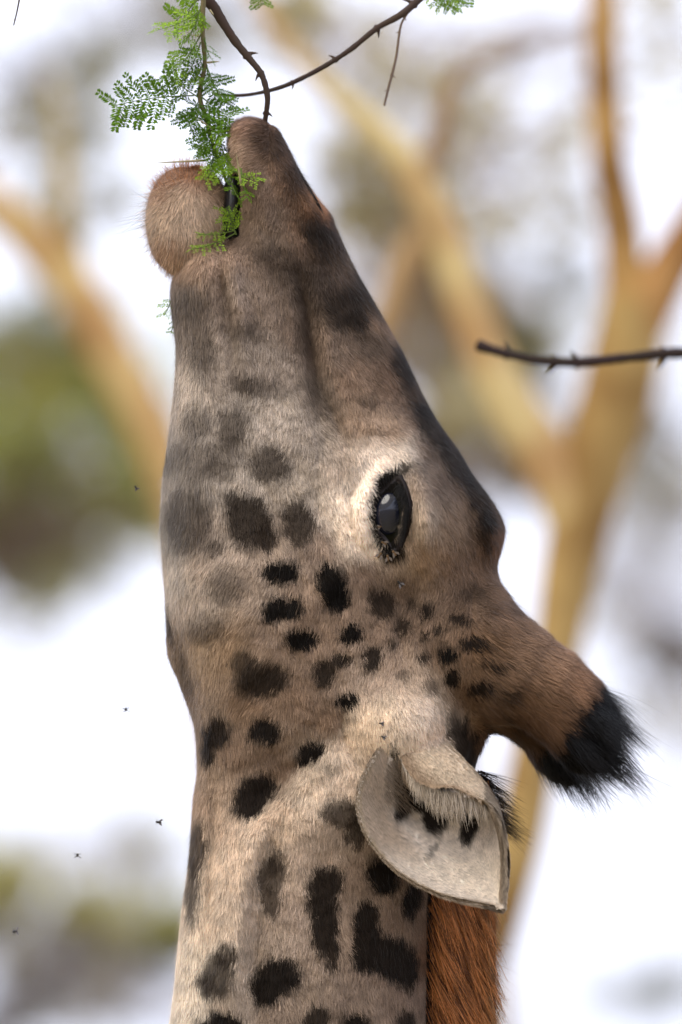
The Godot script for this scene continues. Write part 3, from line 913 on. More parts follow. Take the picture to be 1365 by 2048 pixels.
const EAR_ROWS := 44
const EAR_COLS := 40
func build_ear(g: Node3D, one: Mesh, mat: Material, fur_mat: Material) -> void:
	# four lines from root to tip: near lower edge, deepest inside, outer fold, edge of the fold
	var lines := [
		[Vector3(784, 1462, 172), Vector3(746, 1510, 212), Vector3(716, 1578, 222), Vector3(728, 1652, 232), Vector3(788, 1728, 240), Vector3(880, 1779, 246), Vector3(994, 1805, 240)],
		[Vector3(786, 1466, 190), Vector3(794, 1545, 168), Vector3(828, 1618, 134), Vector3(878, 1664, 132), Vector3(926, 1712, 156), Vector3(962, 1758, 200), Vector3(996, 1803, 238)],
		[Vector3(845, 1420, 100), Vector3(893, 1486, 156), Vector3(948, 1546, 184), Vector3(986, 1602, 182), Vector3(1000, 1672, 194), Vector3(1005, 1742, 214), Vector3(999, 1800, 238)],
		[Vector3(792, 1452, 160), Vector3(808, 1526, 208), Vector3(850, 1560, 222), Vector3(908, 1570, 232), Vector3(970, 1600, 222), Vector3(1001, 1690, 208), Vector3(997, 1803, 240)],
	]
	var fine_lines := []
	for l in lines:
		fine_lines.append(smooth(l, 8))
	var grid := []
	var nr := 49
	for r in nr:
		var a: Vector3 = fine_lines[0][r]; var m: Vector3 = fine_lines[1][r]; var s: Vector3 = fine_lines[2][r]; var e: Vector3 = fine_lines[3][r]
		var mid := (s + e) * 0.5 + Vector3(8, -4, 15) * clampf((e - s).length() / 80.0, 0, 1)
		var low := a.lerp(m, 0.45) + Vector3(-4, 8, -4) * clampf((m - a).length() / 80.0, 0, 1)
		var deep := m.lerp(s, 0.5) + Vector3(6, 0, -14) * clampf((m - s).length() / 80.0, 0, 1)
		var row := smooth([a, low, m, deep, s, mid, e], 6)
		grid.append(row)
	var nc: int = grid[0].size()
	var norms := []
	for r in nr:
		var row := []
		for c in nc:
			var du: Vector3 = grid[mini(r + 1, nr - 1)][c] - grid[maxi(r - 1, 0)][c]
			var dv: Vector3 = grid[r][mini(c + 1, nc - 1)] - grid[r][maxi(c - 1, 0)]
			var nn := du.cross(dv).normalized()
			row.append(nn)
		norms.append(row)
	var flip := 1.0 if norms[20][8].z > 0 else -1.0
	var b := MB.new()
	var idx := [[], []]
	for side in 2:
		for r in nr:
			for c in nc:
				var p: Vector3 = grid[r][c]
				var nn: Vector3 = norms[r][c] * flip * (1.0 if side == 0 else -1.0)
				var edge := minf(minf(c, nc - 1 - c), 3.0) / 3.0
				p += nn * lerpf(1.5, 5.0, edge)
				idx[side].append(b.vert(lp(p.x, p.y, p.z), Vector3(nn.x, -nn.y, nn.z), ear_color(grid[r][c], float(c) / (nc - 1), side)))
	for side in 2:
		for r in nr - 1:
			for c in nc - 1:
				var o := r * nc + c
				if (side == 0) == (flip > 0.0):
					b.quad(idx[side][o], idx[side][o + 1], idx[side][o + nc + 1], idx[side][o + nc])
				else:
					b.quad(idx[side][o], idx[side][o + nc], idx[side][o + nc + 1], idx[side][o + 1])
	for r in nr - 1:
		for c in [0, nc - 1]:
			var o := r * nc + int(c)
			b.quad(idx[0][o], idx[1][o], idx[1][o + nc], idx[0][o + nc])
	var em := vmat("ear", 0.8, 0.2)
	em.backlight_enabled = true
	em.backlight = Color(0.12, 0.10, 0.09)
	var ear := part("ear", b.mesh(), em, g)
	# short down on both faces
	var fb := PackedFloat32Array()
	for q in 26000:
		var r := rng.randf_range(0, nr - 1.01)
		var c := rng.randf_range(0, nc - 1.01)
		var side := 0 if rng.randf() < 0.6 else 1
		var p := sample(grid, r, c)
		var nn: Vector3 = norms[int(r)][int(c)] * flip * (1.0 if side == 0 else -1.0)
		var n3 := Vector3(nn.x, -nn.y, nn.z)
		var d := gdir(0.45 + 0.2 * rng.randfn(), 0.85)
		d = (d - n3 * d.dot(n3)).normalized()
		var x := d.cross(n3).normalized()
		p += nn * lerpf(2.5, 4.8, clampf(minf(c, nc - 1 - c) / 3.0, 0, 1))
		var sc := 0.8
		var ln := 0.9 * rng.randf_range(0.8, 1.3)
		put(fb, x * sc, d * ln, n3 * ln * 0.8, lp(p.x, p.y, p.z), shade(ear_color(p, c / (nc - 1), side), 0.14))
	for q in 900:  # fuzzy rim
		var r := rng.randf_range(2, nr - 1.01)
		var onfold := rng.randf() < 0.3
		var p := sample(grid, r, nc - 1.01 if onfold else 0.01)
		if onfold and r < 31.0:
			continue
		var nn: Vector3 = norms[int(r)][nc - 1 if onfold else 0]
		var o := (sample(grid, r, nc - 1.01) - sample(grid, r, nc - 4.0)) if onfold else (sample(grid, r, 0.01) - sample(grid, r, 3.0))
		o = o.normalized() + Vector3(0.3, 0.8, 0) * 0.8 + Vector3(rng.randfn(), rng.randfn(), rng.randfn()) * 0.3
		var n3 := Vector3(o.x, -o.y, o.z).normalized()
		var d := n3.cross(Vector3(0.2, 0.1, 1)).normalized()
		p += nn * rng.randf_range(-5, 5)
		put(fb, d * 0.6, n3 * rng.randf_range(0.12, 0.3), n3.cross(d) * 0.2, lp(p.x, p.y, p.z), shade(srgb(215, 200, 184, 1.2), 0.25))
	stuff("ear_down", tuft(8, 13.0, 6.0, 1.1, 0.45), fur_mat, ear, fb)
	# long pale hair hanging from the fold into the opening
	var hb := PackedFloat32Array()
	for q in 1500:
		var t := rng.randf()
		var r := lerpf(5, 31, t)
		var p := sample(grid, r, nc - 1.01 - rng.randf_range(0, 3.0))
		var cl := fine.get_noise_1d(r * 30.0)
		var dir := gdir(0.25 - 0.40 * t + 0.9 * cl + 0.12 * rng.randfn(), 0.95, -0.1 + 0.25 * cl + 0.14 * rng.randfn())
		var ln := rng.randf_range(28, 66) * (0.65 + 0.5 * sin(PI * t)) * (1.0 + 0.8 * cl)
		hair(hb, lp(p.x, p.y - 3.0, p.z), dir, Vector3(0, 0.5, 1), ln, rng.randf_range(1.2, 2.2), shade(srgb(228, 214, 200, 1.1), 0.3))
	for q in 500:
		var r := rng.randf_range(1, 14)
		var p := sample(grid, r, rng.randf_range(6, 12))
		hair(hb, lp(p.x, p.y, p.z), gdir(0.6 + 0.2 * rng.randfn(), 0.7, 0.5), Vector3(0, 0, 1), rng.randf_range(20, 45), 1.0, shade(srgb(190, 172, 155), 0.25))
	stuff("ear_fringe", one, mat, ear, hb)

func sample(grid: Array, r: float, c: float) -> Vector3:
	var i := int(r)
	var j := int(c)
	var a: Vector3 = grid[i][j].lerp(grid[i][j + 1], c - j)
	return a.lerp(grid[i + 1][j].lerp(grid[i + 1][j + 1], c - j), r - i)

func ear_color(p: Vector3, v: float, side: int) -> Color:
	var c := srgb(220, 209, 200, 1.4)
	var m := 1.0 + 0.14 * noise.get_noise_2d(p.x * 3.0, p.y * 3.0) + 0.12 * fine.get_noise_2d(p.x * 0.9, p.y * 0.6)
	if side == 1:
		c = srgb(214, 196, 174, 1.3).lerp(srgb(160, 128, 100), smoothstep(0.86, 0.98, v) * 0.7)
	else:
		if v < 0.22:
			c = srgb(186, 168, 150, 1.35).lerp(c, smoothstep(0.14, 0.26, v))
		c = c.lerp(srgb(222, 210, 196, 1.38), smoothstep(1660, 1740, p.y))
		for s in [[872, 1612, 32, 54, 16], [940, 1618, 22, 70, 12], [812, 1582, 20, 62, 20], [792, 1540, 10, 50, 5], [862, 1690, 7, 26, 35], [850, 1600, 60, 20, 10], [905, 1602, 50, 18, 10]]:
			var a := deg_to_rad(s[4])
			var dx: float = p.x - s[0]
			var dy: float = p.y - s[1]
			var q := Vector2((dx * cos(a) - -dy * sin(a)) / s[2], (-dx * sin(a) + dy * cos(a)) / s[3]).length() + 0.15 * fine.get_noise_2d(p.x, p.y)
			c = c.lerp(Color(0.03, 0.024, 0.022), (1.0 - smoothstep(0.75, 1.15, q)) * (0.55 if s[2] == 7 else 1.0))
	if v < 0.012:
		c = srgb(205, 185, 160)
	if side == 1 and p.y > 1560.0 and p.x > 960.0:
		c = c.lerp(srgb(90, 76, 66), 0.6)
	return Color(c.r * m, c.g * m, c.b * m)

func build_mouth(g: Node3D, one: Mesh, mat: Material) -> void:
	var b := MB.new()
	b.ball(Vector3.ZERO, Vector3(22, 80, 62) * S, Basis(Vector3(0, 0, 1), deg_to_rad(-4)), 16, 20)
	part("tongue", b.mesh(), flat("tongue", Color(0.028, 0.028, 0.036), 0.28, 0.6), g, Transform3D(Basis.IDENTITY, lp(464, 416, 0)))
	# nostril: a dark slit whose far lip shows orange
	var nb := MB.new()
	var pts := []
	for q in [Vector2(600, 338), Vector2(612, 362), Vector2(626, 388), Vector2(640, 412), Vector2(652, 434)]:
		pts.append(lp(q.x - 6.0, q.y, top_z(q.x - 6.0, q.y) - 0.5))
	nb.tube(smooth(pts, 5), smooth([1.5, 4.0, 6.0, 6.0, 3.0], 5).map(func(r): return r * S), 10)
	part("nostril", nb.mesh(), flat("nostril", Color(0.012, 0.010, 0.009), 0.8, 0.15), g)
	# whiskers and the longer hair of chin and lip
	var hb := PackedFloat32Array()
	for q in 2600:
		var a := rng.randf_range(0, TAU)
		var h := rng.randf_range(-0.35, 0.75)
		var o := Vector3(sqrt(maxf(1.0 - h * h, 0.0)) * cos(a), sqrt(maxf(1.0 - h * h, 0.0)) * sin(a), h)
		if o.x > 0.55:
			continue
		var p := Vector3(379, 443, 0) + o * Vector3(83, 108, 88)
		var col := srgb(190, 132, 88, 1.5) if p.y < 385.0 else srgb(204, 172, 140, 1.6)
		var dir := o * 0.8 + Vector3(0, 0.5 if p.y > 400.0 else -0.1, 0) + Vector3(rng.randfn(), rng.randfn(), rng.randfn()) * 0.2
		hair(hb, lp(p.x, p.y, p.z), Vector3(dir.x, -dir.y, dir.z), Vector3(o.x, -o.y, o.z), rng.randf_range(16, 36), 0.9, shade(col, 0.3))
	for q in 46:
		var a := rng.randf_range(0.6, 1.3) * PI
		var p := Vector3(383, 443, 0) + Vector3(cos(a) * 82, -sin(a) * -100.0 * 0.8, rng.randf_range(-40, 60))
		var dir := Vector3(cos(a) - 0.2, sin(a) * 0.6 + 0.5, 0.2) + Vector3(rng.randfn(), rng.randfn(), rng.randfn()) * 0.3
		hair(hb, lp(p.x, p.y, p.z * 0.6), Vector3(dir.x, -dir.y, dir.z), Vector3(0, 0, 1), rng.randf_range(40, 85), 0.55, srgb(50, 40, 34))
	stuff("whiskers", one, mat, g, hb)

# ---------------------------------------------------------------- twigs and leaves
var pinna_meshes := []
var leaf_mat: StandardMaterial3D
var bark_mat: StandardMaterial3D
func prepare_leaves() -> void:
	leaf_mat = vmat("leaf", 0.7, 0.15)
	leaf_mat.backlight_enabled = true
	leaf_mat.backlight = Color(0.5, 0.5, 0.5)
	bark_mat = vmat("bark", 0.85, 0.25)
	for kind in 4:
		var b := MB.new()
		var tone := [srgb(112, 146, 42), srgb(88, 122, 38), srgb(142, 174, 60), srgb(72, 104, 32)][kind] as Color
		var folded := 0.35 if kind == 2 else 0.0
		var pts := []
		for k in 6:
			var t := k / 5.0
			pts.append(Vector3(0, t, -0.1 * t * t))
		b.tube(pts, [0.014, 0.013, 0.012, 0.01, 0.008, 0.005], 4, srgb(110, 140, 80))
		for k in 11:
			var t := 0.06 + 0.94 * k / 10.0
			if rng.randf() < 0.03:
				continue
			var ll := 0.28 * (1.0 - 0.45 * absf(t - 0.45)) * rng.randf_range(0.75, 1.12)
			for s: float in [-1.0, 1.0]:
				var a := Vector3(0, t, -0.1 * t * t)
				var d := Vector3(s * 0.85, 0.5 + 0.16 * rng.randfn(), 0.25 * rng.randfn() + folded).normalized()
				var w := d.cross(Vector3(0, 0, 1)).normalized() * 0.05
				var tip := a + d * ll
				var mid := a + d * ll * 0.5
				var nn := w.cross(d).normalized()
				nn *= signf(nn.z) if absf(nn.z) > 0.01 else 1.0
				var c := shade(tone, 0.2)
				var p0 := b.vert(a, nn, c); var p1 := b.vert(mid + w, nn, c); var p2 := b.vert(tip, nn, c); var p3 := b.vert(mid - w, nn, c)
				b.quad(p0, p1, p2, p3)
		pinna_meshes.append(b.mesh())

# a twice-feathered leaf: a stalk with pairs of pinnae; points in metres in its parent's axes
func leaf(parent: Node3D, from: Vector3, to: Vector3, face: Vector3, pairs: int, size: float, kind := -1, droop := 0.12) -> void:
	var y := (to - from).normalized()
	var z := (face - y * face.dot(y)).normalized()
	var x := y.cross(z).normalized()
	var ln := (to - from).length()
	var b := MB.new()
	var pts := []
	for k in 7:
		var t := k / 6.0
		pts.append(y * ln * t - z * ln * droop * sin(PI * t * 0.9) * 0.6)
	b.tube(pts, [1.6 * S, 1.4 * S, 1.2 * S, 1.1 * S, 1.0 * S, 0.9 * S, 0.7 * S], 5, srgb(105, 125, 70))
	var l := part("leaf", b.mesh(), leaf_mat, parent, Transform3D(Basis.IDENTITY, from))
	for k in pairs:
		var t := 0.18 + 0.82 * (k + 0.5) / pairs
		var o: Vector3 = pts[mini(int(t * 6), 5)].lerp(pts[mini(int(t * 6) + 1, 6)], t * 6 - int(t * 6))
		for s: float in [-1.0, 1.0]:
			var d := (x * s * 0.9 + y * (0.32 + 0.25 * t + 0.18 * rng.randfn()) + z * 0.35 * rng.randfn()).normalized()
			var n := (z + x * 0.35 * rng.randfn() + y * 0.2 * rng.randfn()).normalized()
			n = (n - d * n.dot(d)).normalized()
			var w := d.cross(n)
			var sc := size * (1.0 - 0.4 * absf(t - 0.5)) * rng.randf_range(0.85, 1.3) * S
			var kd := kind if kind >= 0 else rng.randi() % 4
			part("pinna", pinna_meshes[kd], leaf_mat, l, Transform3D(Basis(w * sc, d * sc, n * sc), o))

func twig(called: String, label: String, pts: Array, radii: Array, col: Color, knots: int, tr: Transform3D, category := "twig") -> Node3D:
	var t := thing(called, label, category, tr)
	var b := MB.new()
	var sp := smooth(pts, 10)
	var sr := smooth(radii, 10)
	for k in sr.size():
		sr[k] = maxf(sr[k] * (1.0 + 0.14 * fine.get_noise_1d(k * 40.0 + pts[0].x * 900.0)), 0.4 * S)
	b.tube(sp, sr, 10, col, 0.16, fine)
	part("stem", b.mesh(), bark_mat, t)
	for k in knots:  # swollen nodes with stub thorns
		var j := int((k + 0.6 + 0.3 * rng.randfn()) / knots * (sp.size() - 2))
		j = clampi(j, 1, sp.size() - 2)
		var p: Vector3 = sp[j]
		var ax: Vector3 = (sp[j + 1] - sp[j - 1]).normalized()
		var o := ax.cross(Vector3(rng.randfn() * 0.3, rng.randfn() * 0.3, 1)).normalized() * (1.0 if k % 2 else -1.0)
		var nb := MB.new()
		var r: float = sr[j]
		nb.tube([p - ax * r * 1.3, p, p + ax * r * 1.3], [r * 0.7, r * 1.45, r * 0.7], 8, col, 0.2, fine)
		nb.tube([p + o * r * 0.7, p + (o + ax * 0.25) * r * 1.8, p + (o + ax * 0.45) * r * 2.9], [r * 0.75, r * 0.4, r * 0.1], 6, col)
		part("thorn", nb.mesh(), bark_mat, t)
	return t

func build_twigs() -> void:
	prepare_leaves()
	var T := Transform3D(tilt, cam_at + tilt * Vector3(0, 0, -DIST))
	var q := func(px: float, py: float, z := 0.0) -> Vector3: return Vector3((px - 682.5) * S, (1024.0 - py) * S, z * S)
	# leafy twig in the giraffe's mouth
	var stem := srgb(128, 118, 88)
	var tr := T
	var t := twig("acacia_twig", "green acacia twig with feathery leaves, hanging from above into the giraffe's mouth",
		[q.call(408, -560, -20), q.call(400, -250, -10), q.call(408, -60, 10), q.call(406, 60, 10), q.call(410, 130, 10), q.call(400, 190, 15), q.call(412, 235, 20), q.call(430, 300, 20), q.call(452, 360, 10), q.call(470, 420, 0)],
		[9 * S, 7 * S, 5.5 * S, 4.6 * S, 4.6 * S, 5.0 * S, 4.0 * S, 3.6 * S, 3.0 * S, 2.4 * S], stem, 0, tr)
	var up := Vector3(0, 0, 1)
	leaf(t, q.call(388, 192, 15), q.call(226, 216, 30), Vector3(0.05, 0.25, 1), 8, 52, 1, -0.25)
	leaf(t, q.call(398, 196, 18), q.call(335, 150, 50), Vector3(0.2, 0.3, 1), 4, 40, 1)
	leaf(t, q.call(404, 20, 10), q.call(326, 58, 40), Vector3(-0.3, 0.8, 0.6), 6, 36, 2)
	leaf(t, q.call(404, -10, 10), q.call(350, 40, -20), Vector3(0.3, 0.6, 0.7), 6, 40, 0)
	leaf(t, q.call(404, 5, 10), q.call(372, 85, 30), Vector3(-0.8, 0.1, 0.6), 6, 36, 0)
	leaf(t, q.call(402, 70, 10), q.call(345, 145, 30), Vector3(-0.7, 0.1, 0.5), 7, 36, 0)
	leaf(t, q.call(402, 85, 10), q.call(360, 170, -10), Vector3(-0.6, 0.3, 0.7), 6, 34, 3)
	leaf(t, q.call(410, 75, 10), q.call(424, 118, 40), Vector3(0.8, 0.1, 0.6), 3, 30, 1)
	leaf(t, q.call(408, 125, 10), q.call(382, 165, 40), Vector3(-0.7, 0.3, 0.5), 4, 26, 0)
	leaf(t, q.call(412, 128, 10), q.call(448, 205, 30), Vector3(0.3, 0.2, 1), 6, 36, 3)
	leaf(t, q.call(414, 130, 10), q.call(432, 190, 50), Vector3(0.7, 0.2, 0.6), 5, 32, 1)
	leaf(t, q.call(404, 195, 20), q.call(462, 236, 40), Vector3(0.1, 0.3, 1), 6, 40, 1)
	leaf(t, q.call(404, 195, 20), q.call(390, 250, 40), Vector3(-0.2, 0.3, 1), 5, 34, 3)
	leaf(t, q.call(402, 196, 10), q.call(372, 240, 20), Vector3(-0.3, 0.3, 1), 4, 34, 3)
	leaf(t, q.call(412, 232, 20), q.call(452, 275, 50), Vector3(0.3, 0.3, 1), 6, 34, 0)
	leaf(t, q.call(415, 240, 20), q.call(440, 320, 40), Vector3(0.6, 0.3, 0.7), 7, 34, 3)
	leaf(t, q.call(415, 245, 20), q.call(402, 310, 40), Vector3(-0.6, 0.3, 0.7), 6, 34, 1)
	leaf(t, q.call(422, 270, 20), q.call(456, 350, 50), Vector3(0.5, 0.3, 0.8), 7, 32, 0)
	leaf(t, q.call(425, 280, 20), q.call(394, 300, 40), Vector3(-0.2, 0.4, 1), 5, 26, 1)
	leaf(t, q.call(428, 295, 30), q.call(418, 350, 60), Vector3(-0.6, 0.2, 0.8), 6, 30, 0)
	leaf(t, q.call(440, 320, 40), q.call(412, 362, 80), Vector3(0.3, 0.8, 0.4), 5, 22, 2)
	leaf(t, q.call(455, 335, 60), q.call(518, 362, 115), Vector3(0, 0.7, 0.7), 6, 24, 2)
	leaf(t, q.call(458, 338, 60), q.call(482, 402, 100), Vector3(0.8, 0, 0.6), 7, 20, 0)
	leaf(t, q.call(484, 340, 80), q.call(498, 400, 105), Vector3(0.8, 0, 0.6), 5, 20, 0)
	leaf(t, q.call(445, 300, 40), q.call(470, 345, 70), Vector3(0.4, 0.2, 1), 6, 30, 0)
	leaf(t, q.call(470, 470, 70), q.call(384, 500, 115), Vector3(0.1, 0.8, 0.5), 7, 22, 2)
	leaf(t, q.call(468, 464, 70), q.call(398, 470, 105), Vector3(0.1, 0.8, 0.6), 6, 18, 2)
	leaf(t, q.call(472, 470, 85), q.call(452, 420, 108), Vector3(-0.6, 0, 0.8), 5, 24, 2)
	leaf(t, q.call(474, 472, 85), q.call(462, 428, 112), Vector3(0.6, 0, 0.8), 5, 26, 2)
	for th in [[412, 322, 30, 314, 328, 60], [484, 375, 95, 474, 312, 110], [412, 126, 10, 440, 124, 20], [398, 72, 10, 384, 72, 20], [420, 20, 5, 428, 30, 8], [430, 262, 30, 398, 240, 40]]:
		var b := MB.new()
		var p0: Vector3 = q.call(th[0], th[1], th[2])
		var p1: Vector3 = q.call(th[3], th[4], th[5])
		b.tube([p0, p0.lerp(p1, 0.4), p0.lerp(p1, 0.8), p1], [2.4 * S, 2.0 * S, 1.2 * S, 0.35 * S], 7, srgb(176, 164, 128))
		part("thorn", b.mesh(), bark_mat, t)
	# bare brown twigs
	var brown := srgb(80, 67, 61)
	twig("bare_twig", "thick knotty brown twig curving down to touch the giraffe's upper lip",
		[q.call(372, -420, -60), q.call(392, -180, -40), q.call(405, -30, -20), q.call(432, 20, -15), q.call(468, 78, -10), q.call(500, 118, -5), q.call(524, 150, 0), q.call(535, 190, 0), q.call(534, 218, -5), q.call(527, 262, -20)],
		[15 * S, 13 * S, 12 * S, 10.5 * S, 8.5 * S, 7 * S, 6.5 * S, 6 * S, 5.5 * S, 4.5 * S], brown, 5, T)
	twig("bare_twig", "long thin brown twig sweeping from the top edge down left behind the leaves",
		[q.call(1010, -330, -240), q.call(900, -90, -210), q.call(822, 4, -190), q.call(755, 46, -190), q.call(700, 90, -190), q.call(640, 128, -190), q.call(570, 162, -190), q.call(505, 179, -190), q.call(455, 182, -190), q.call(424, 178, -190)],
		[11 * S, 9 * S, 8 * S, 6.4 * S, 5.6 * S, 5.4 * S, 4.6 * S, 3.6 * S, 3.0 * S, 2.4 * S], brown, 7, T)
	twig("bare_twig", "short pale twig dangling straight down from the long sweeping twig",
		[q.call(822, 8, -190), q.call(806, 34, -190), q.call(800, 60, -192), q.call(795, 100, -194), q.call(788, 130, -196), q.call(778, 168, -198), q.call(770, 202, -200)],
		[2.6 * S, 2.4 * S, 2.6 * S, 2.8 * S, 3.0 * S, 2.8 * S, 2.2 * S], srgb(130, 112, 100), 4, T)
	twig("blurred_branch", "dark blurred dead branch reaching in horizontally from the right edge",
		[q.call(2050, 560, -1700), q.call(1780, 660, -1700), q.call(1580, 690, -1700), q.call(1440, 675, -1700), q.call(1320, 684, -1700), q.call(1200, 696, -1700), q.call(1110, 690, -1700), q.call(1040, 676, -1700), q.call(982, 658, -1700)],
		[18 * S, 16 * S, 14 * S, 13 * S, 12 * S, 11 * S, 11 * S, 10 * S, 13 * S], srgb(64, 54, 52), 6, T, "branch")
	# leaves that belong to twigs above the picture
	var l1 := thing("leaf_spray", "blurred green leaf spray hanging into the top edge right of centre", "leaves", T)
	leaf(l1, q.call(870, -40, 420), q.call(905, 42, 420), Vector3(0.6, 0, 0.6), 6, 34, 0)
	leaf(l1, q.call(860, -50, 420), q.call(880, 40, 420), Vector3(-0.5, 0, 0.7), 6, 34, 2)
	leaf(l1, q.call(880, -30, 430), q.call(918, 38, 430), Vector3(0.2, 0.4, 0.9), 6, 30, 0)
	var l2 := thing("leaf_spray", "small green leaf tip just showing at the top edge above the curved twig", "leaves", T)
	leaf(l2, q.call(505, -55, -60), q.call(528, 6, -60), Vector3(0.2, 0.3, 0.9), 6, 26, 0)
	var l3 := thing("dangling_leaf", "scrap of green leaf caught against the throat below the chin", "leaf", T)
	leaf(l3, q.call(346, 590, 10), q.call(328, 632, 20), Vector3(-0.6, 0.1, 0.8), 4, 20, 2)
	leaf(l3, q.call(348, 630, 10), q.call(342, 668, 20), Vector3(-0.6, 0.1, 0.8), 3, 12, 0)
	twig("bare_twig", "tiny dark twig tip hanging at the top left corner",
		[q.call(52, -120, 60), q.call(44, -20, 60), q.call(38, 20, 60), q.call(30, 54, 60)], [3 * S, 2.2 * S, 1.6 * S, 1.2 * S], brown, 2, T)

# ---------------------------------------------------------------- flies
func build_flies() -> void:
	var T := Transform3D(tilt, cam_at + tilt * Vector3(0, 0, -DIST))
	var dark := flat("fly", Color(0.025, 0.02, 0.018), 0.45, 0.5)
	var tan := flat("fly tan", srgb(110, 86, 60), 0.5, 0.4)
	var wing := vmat("fly wing", 0.35, 0.5)
	wing.backlight_enabled = true
	wing.backlight = Color(0.4, 0.4, 0.4)
	var mk := func(label: String, px: float, py: float, z: float, deg: float, size: float, pale: bool, flat_on: float, group: String) -> void:
		var basis := Basis(Vector3(0, 0, 1), deg_to_rad(deg)) * Basis(Vector3(1, 0, 0), flat_on)
		var o := thing("fly", label, "fly", T * Transform3D(basis, Vector3((px - 682.5) * S, (1024.0 - py) * S, z * S)), group)
		var s := size * S
		var b := MB.new()
		b.ball(Vector3(0, 0.1, 0) * s, Vector3(0.2, 0.26, 0.19) * s, Basis.IDENTITY, 7, 9)
		b.ball(Vector3(0, -0.3, 0) * s, Vector3(0.19, 0.32, 0.17) * s, Basis.IDENTITY, 7, 9)
		part("thorax", b.mesh(), tan if pale else dark, o)
		var h := MB.new()
		h.ball(Vector3(0, 0.42, 0) * s, Vector3(0.17, 0.13, 0.15) * s, Basis.IDENTITY, 6, 8)
		part("head", h.mesh(), dark, o)
		for e: float in [-1.0, 1.0]:
			var w := MB.new()
			var c := srgb(120, 110, 104) if pale else srgb(120, 116, 120)
			var root := Vector3(e * 0.1, 0.1, 0.14) * s
			var tip := Vector3(e * 0.5, -0.75, 0.2) * s
			var side := Vector3(0.24, 0.1 * e, 0.05 * e) * s
			var a := w.vert(root, Vector3(0, 0, 1), c)
			var b1 := w.vert(root.lerp(tip, 0.6) + side, Vector3(0, 0, 1), c)
			var b2 := w.vert(tip, Vector3(0, 0, 1), c)
			var b3 := w.vert(root.lerp(tip, 0.55) - side * 0.5, Vector3(0, 0, 1), c)
			w.quad(a, b1, b2, b3)
			part("wing", w.mesh(), wing, o)
		var lg := MB.new()
		for e: float in [-1.0, 1.0]:
			for k in 3:
				var r0 := Vector3(e * 0.12, 0.2 - 0.16 * k, -0.1) * s
				lg.tube([r0, r0 + Vector3(e * 0.25, 0.15 - 0.15 * k, -0.02) * s, r0 + Vector3(e * 0.4, 0.15 - 0.25 * k, -0.2) * s], [0.025 * s, 0.02 * s, 0.012 * s], 4)
		part("legs", lg.mesh(), dark, o)
	var g1 := "flies in the air beside the neck"
	mk.call("black fly in the air beside the cheek, topmost of the flying ones", 277, 976, 200, 30, 9, false, 0.3, g1)
	mk.call("blurred fly hovering beside the jaw angle, wings edge on", 265, 1407, 520, 5, 15, false, 1.3, g1)
	mk.call("dark fly in the air closest to the throat", 321, 1638, 180, 80, 12, false, 0.6, g1)
	mk.call("fly hovering low on the left, below and left of the one by the throat", 168, 1694, 420, -4, 13, false, 1.2, g1)
	mk.call("lowest fly, flying level near the left edge", 46, 1843, 420, 92, 15, false, 1.1, g1)
	var g2 := "flies drinking at the giraffe's eye"
	var eye := func(label: String, px: float, py: float, deg: float, size: float, pale: bool) -> void: mk.call(label, px, py, top_z(px, py) + 10.0, deg, size, pale, 0.0, g2)
	eye.call("pale fly at the tear duct, right one of the pair under the eye", 787, 1104, 35, 14, true)
	eye.call("pale fly at the tear duct, lowest of those under the eye", 775, 1113, 10, 14, true)
	eye.call("greyish fly left of the pair under the eye", 760, 1108, -35, 14, true)
	eye.call("brown fly on the left rim of the lower eyelid end", 766, 1085, 60, 13, true)
	eye.call("tiny fly on the eyelid left of the eyeball", 760, 1053, -80, 9, true)
	mk.call("dark fly on the cheek just below the eye", 799, 1166, top_z(799, 1166) + 9.0, 40, 12, false, 0.0, "flies on the head")
	mk.call("upper of two small flies on the pale ear root", 762, 1442, top_z(762, 1442) + 9.0, 80, 9, false, 0.0, "flies on the head")
	mk.call("lower of two small flies on the pale ear root, by the ear slit", 766, 1469, top_z(766, 1469) + 9.0, 60, 9, false, 0.0, "flies on the head")

# ---------------------------------------------------------------- far trees
var leaf_cluster: ArrayMesh
var far_leaf: StandardMaterial3D
func prepare_trees() -> void:
	var b := MB.new()
	for k in 10:
		var p := Vector3(rng.randfn(), rng.randfn(), rng.randfn()) * 0.4
		var d := Vector3(rng.randfn(), rng.randfn(), rng.randfn()).normalized()
		var w := d.cross(Vector3(rng.randfn(), rng.randfn(), rng.randfn())).normalized() * 0.16
		var n := w.cross(d).normalized()
		var c := Color.WHITE * rng.randf_range(0.7, 1.3)
		b.quad(b.vert(p, n, c), b.vert(p + d * 0.25 + w, n, c), b.vert(p + d * 0.55, n, c), b.vert(p + d * 0.25 - w, n, c))
	leaf_cluster = b.mesh()
	far_leaf = vmat("far leaf", 0.7, 0.3)
	far_leaf.backlight_enabled = true
	far_leaf.backlight = Color(0.8, 0.8, 0.8)

func foot(p: Vector3, x: float) -> Array:  # carries a trunk down to the ground
	return [Vector3(p.x + x, -0.15, p.z), Vector3(p.x + x * 0.8, p.y * 0.3, p.z), Vector3(p.x + x * 0.4, p.y * 0.7, p.z)]

func px_tube(called: String, parent: Node3D, pts: Array, d: float, col: Color, pre := [], pre_r := [], other := Color(-1, 0, 0)) -> void:
	var p := []
	var r := []
	for k in pre.size():
		p.append(pre[k]); r.append(pre_r[k])
	for q in pts:
		p.append(at(q[0], q[1], d + (q[3] if q.size() > 3 else 0.0)))
		r.append(q[2] * S * d / DIST)
	var b := MB.new()
	b.tube(smooth(p, 14), smooth(r, 14), 20, col, 0.10, noise, other if other.r >= 0.0 else col * 0.5)
	part(called, b.mesh(), bark_far, parent)

var bark_far: StandardMaterial3D

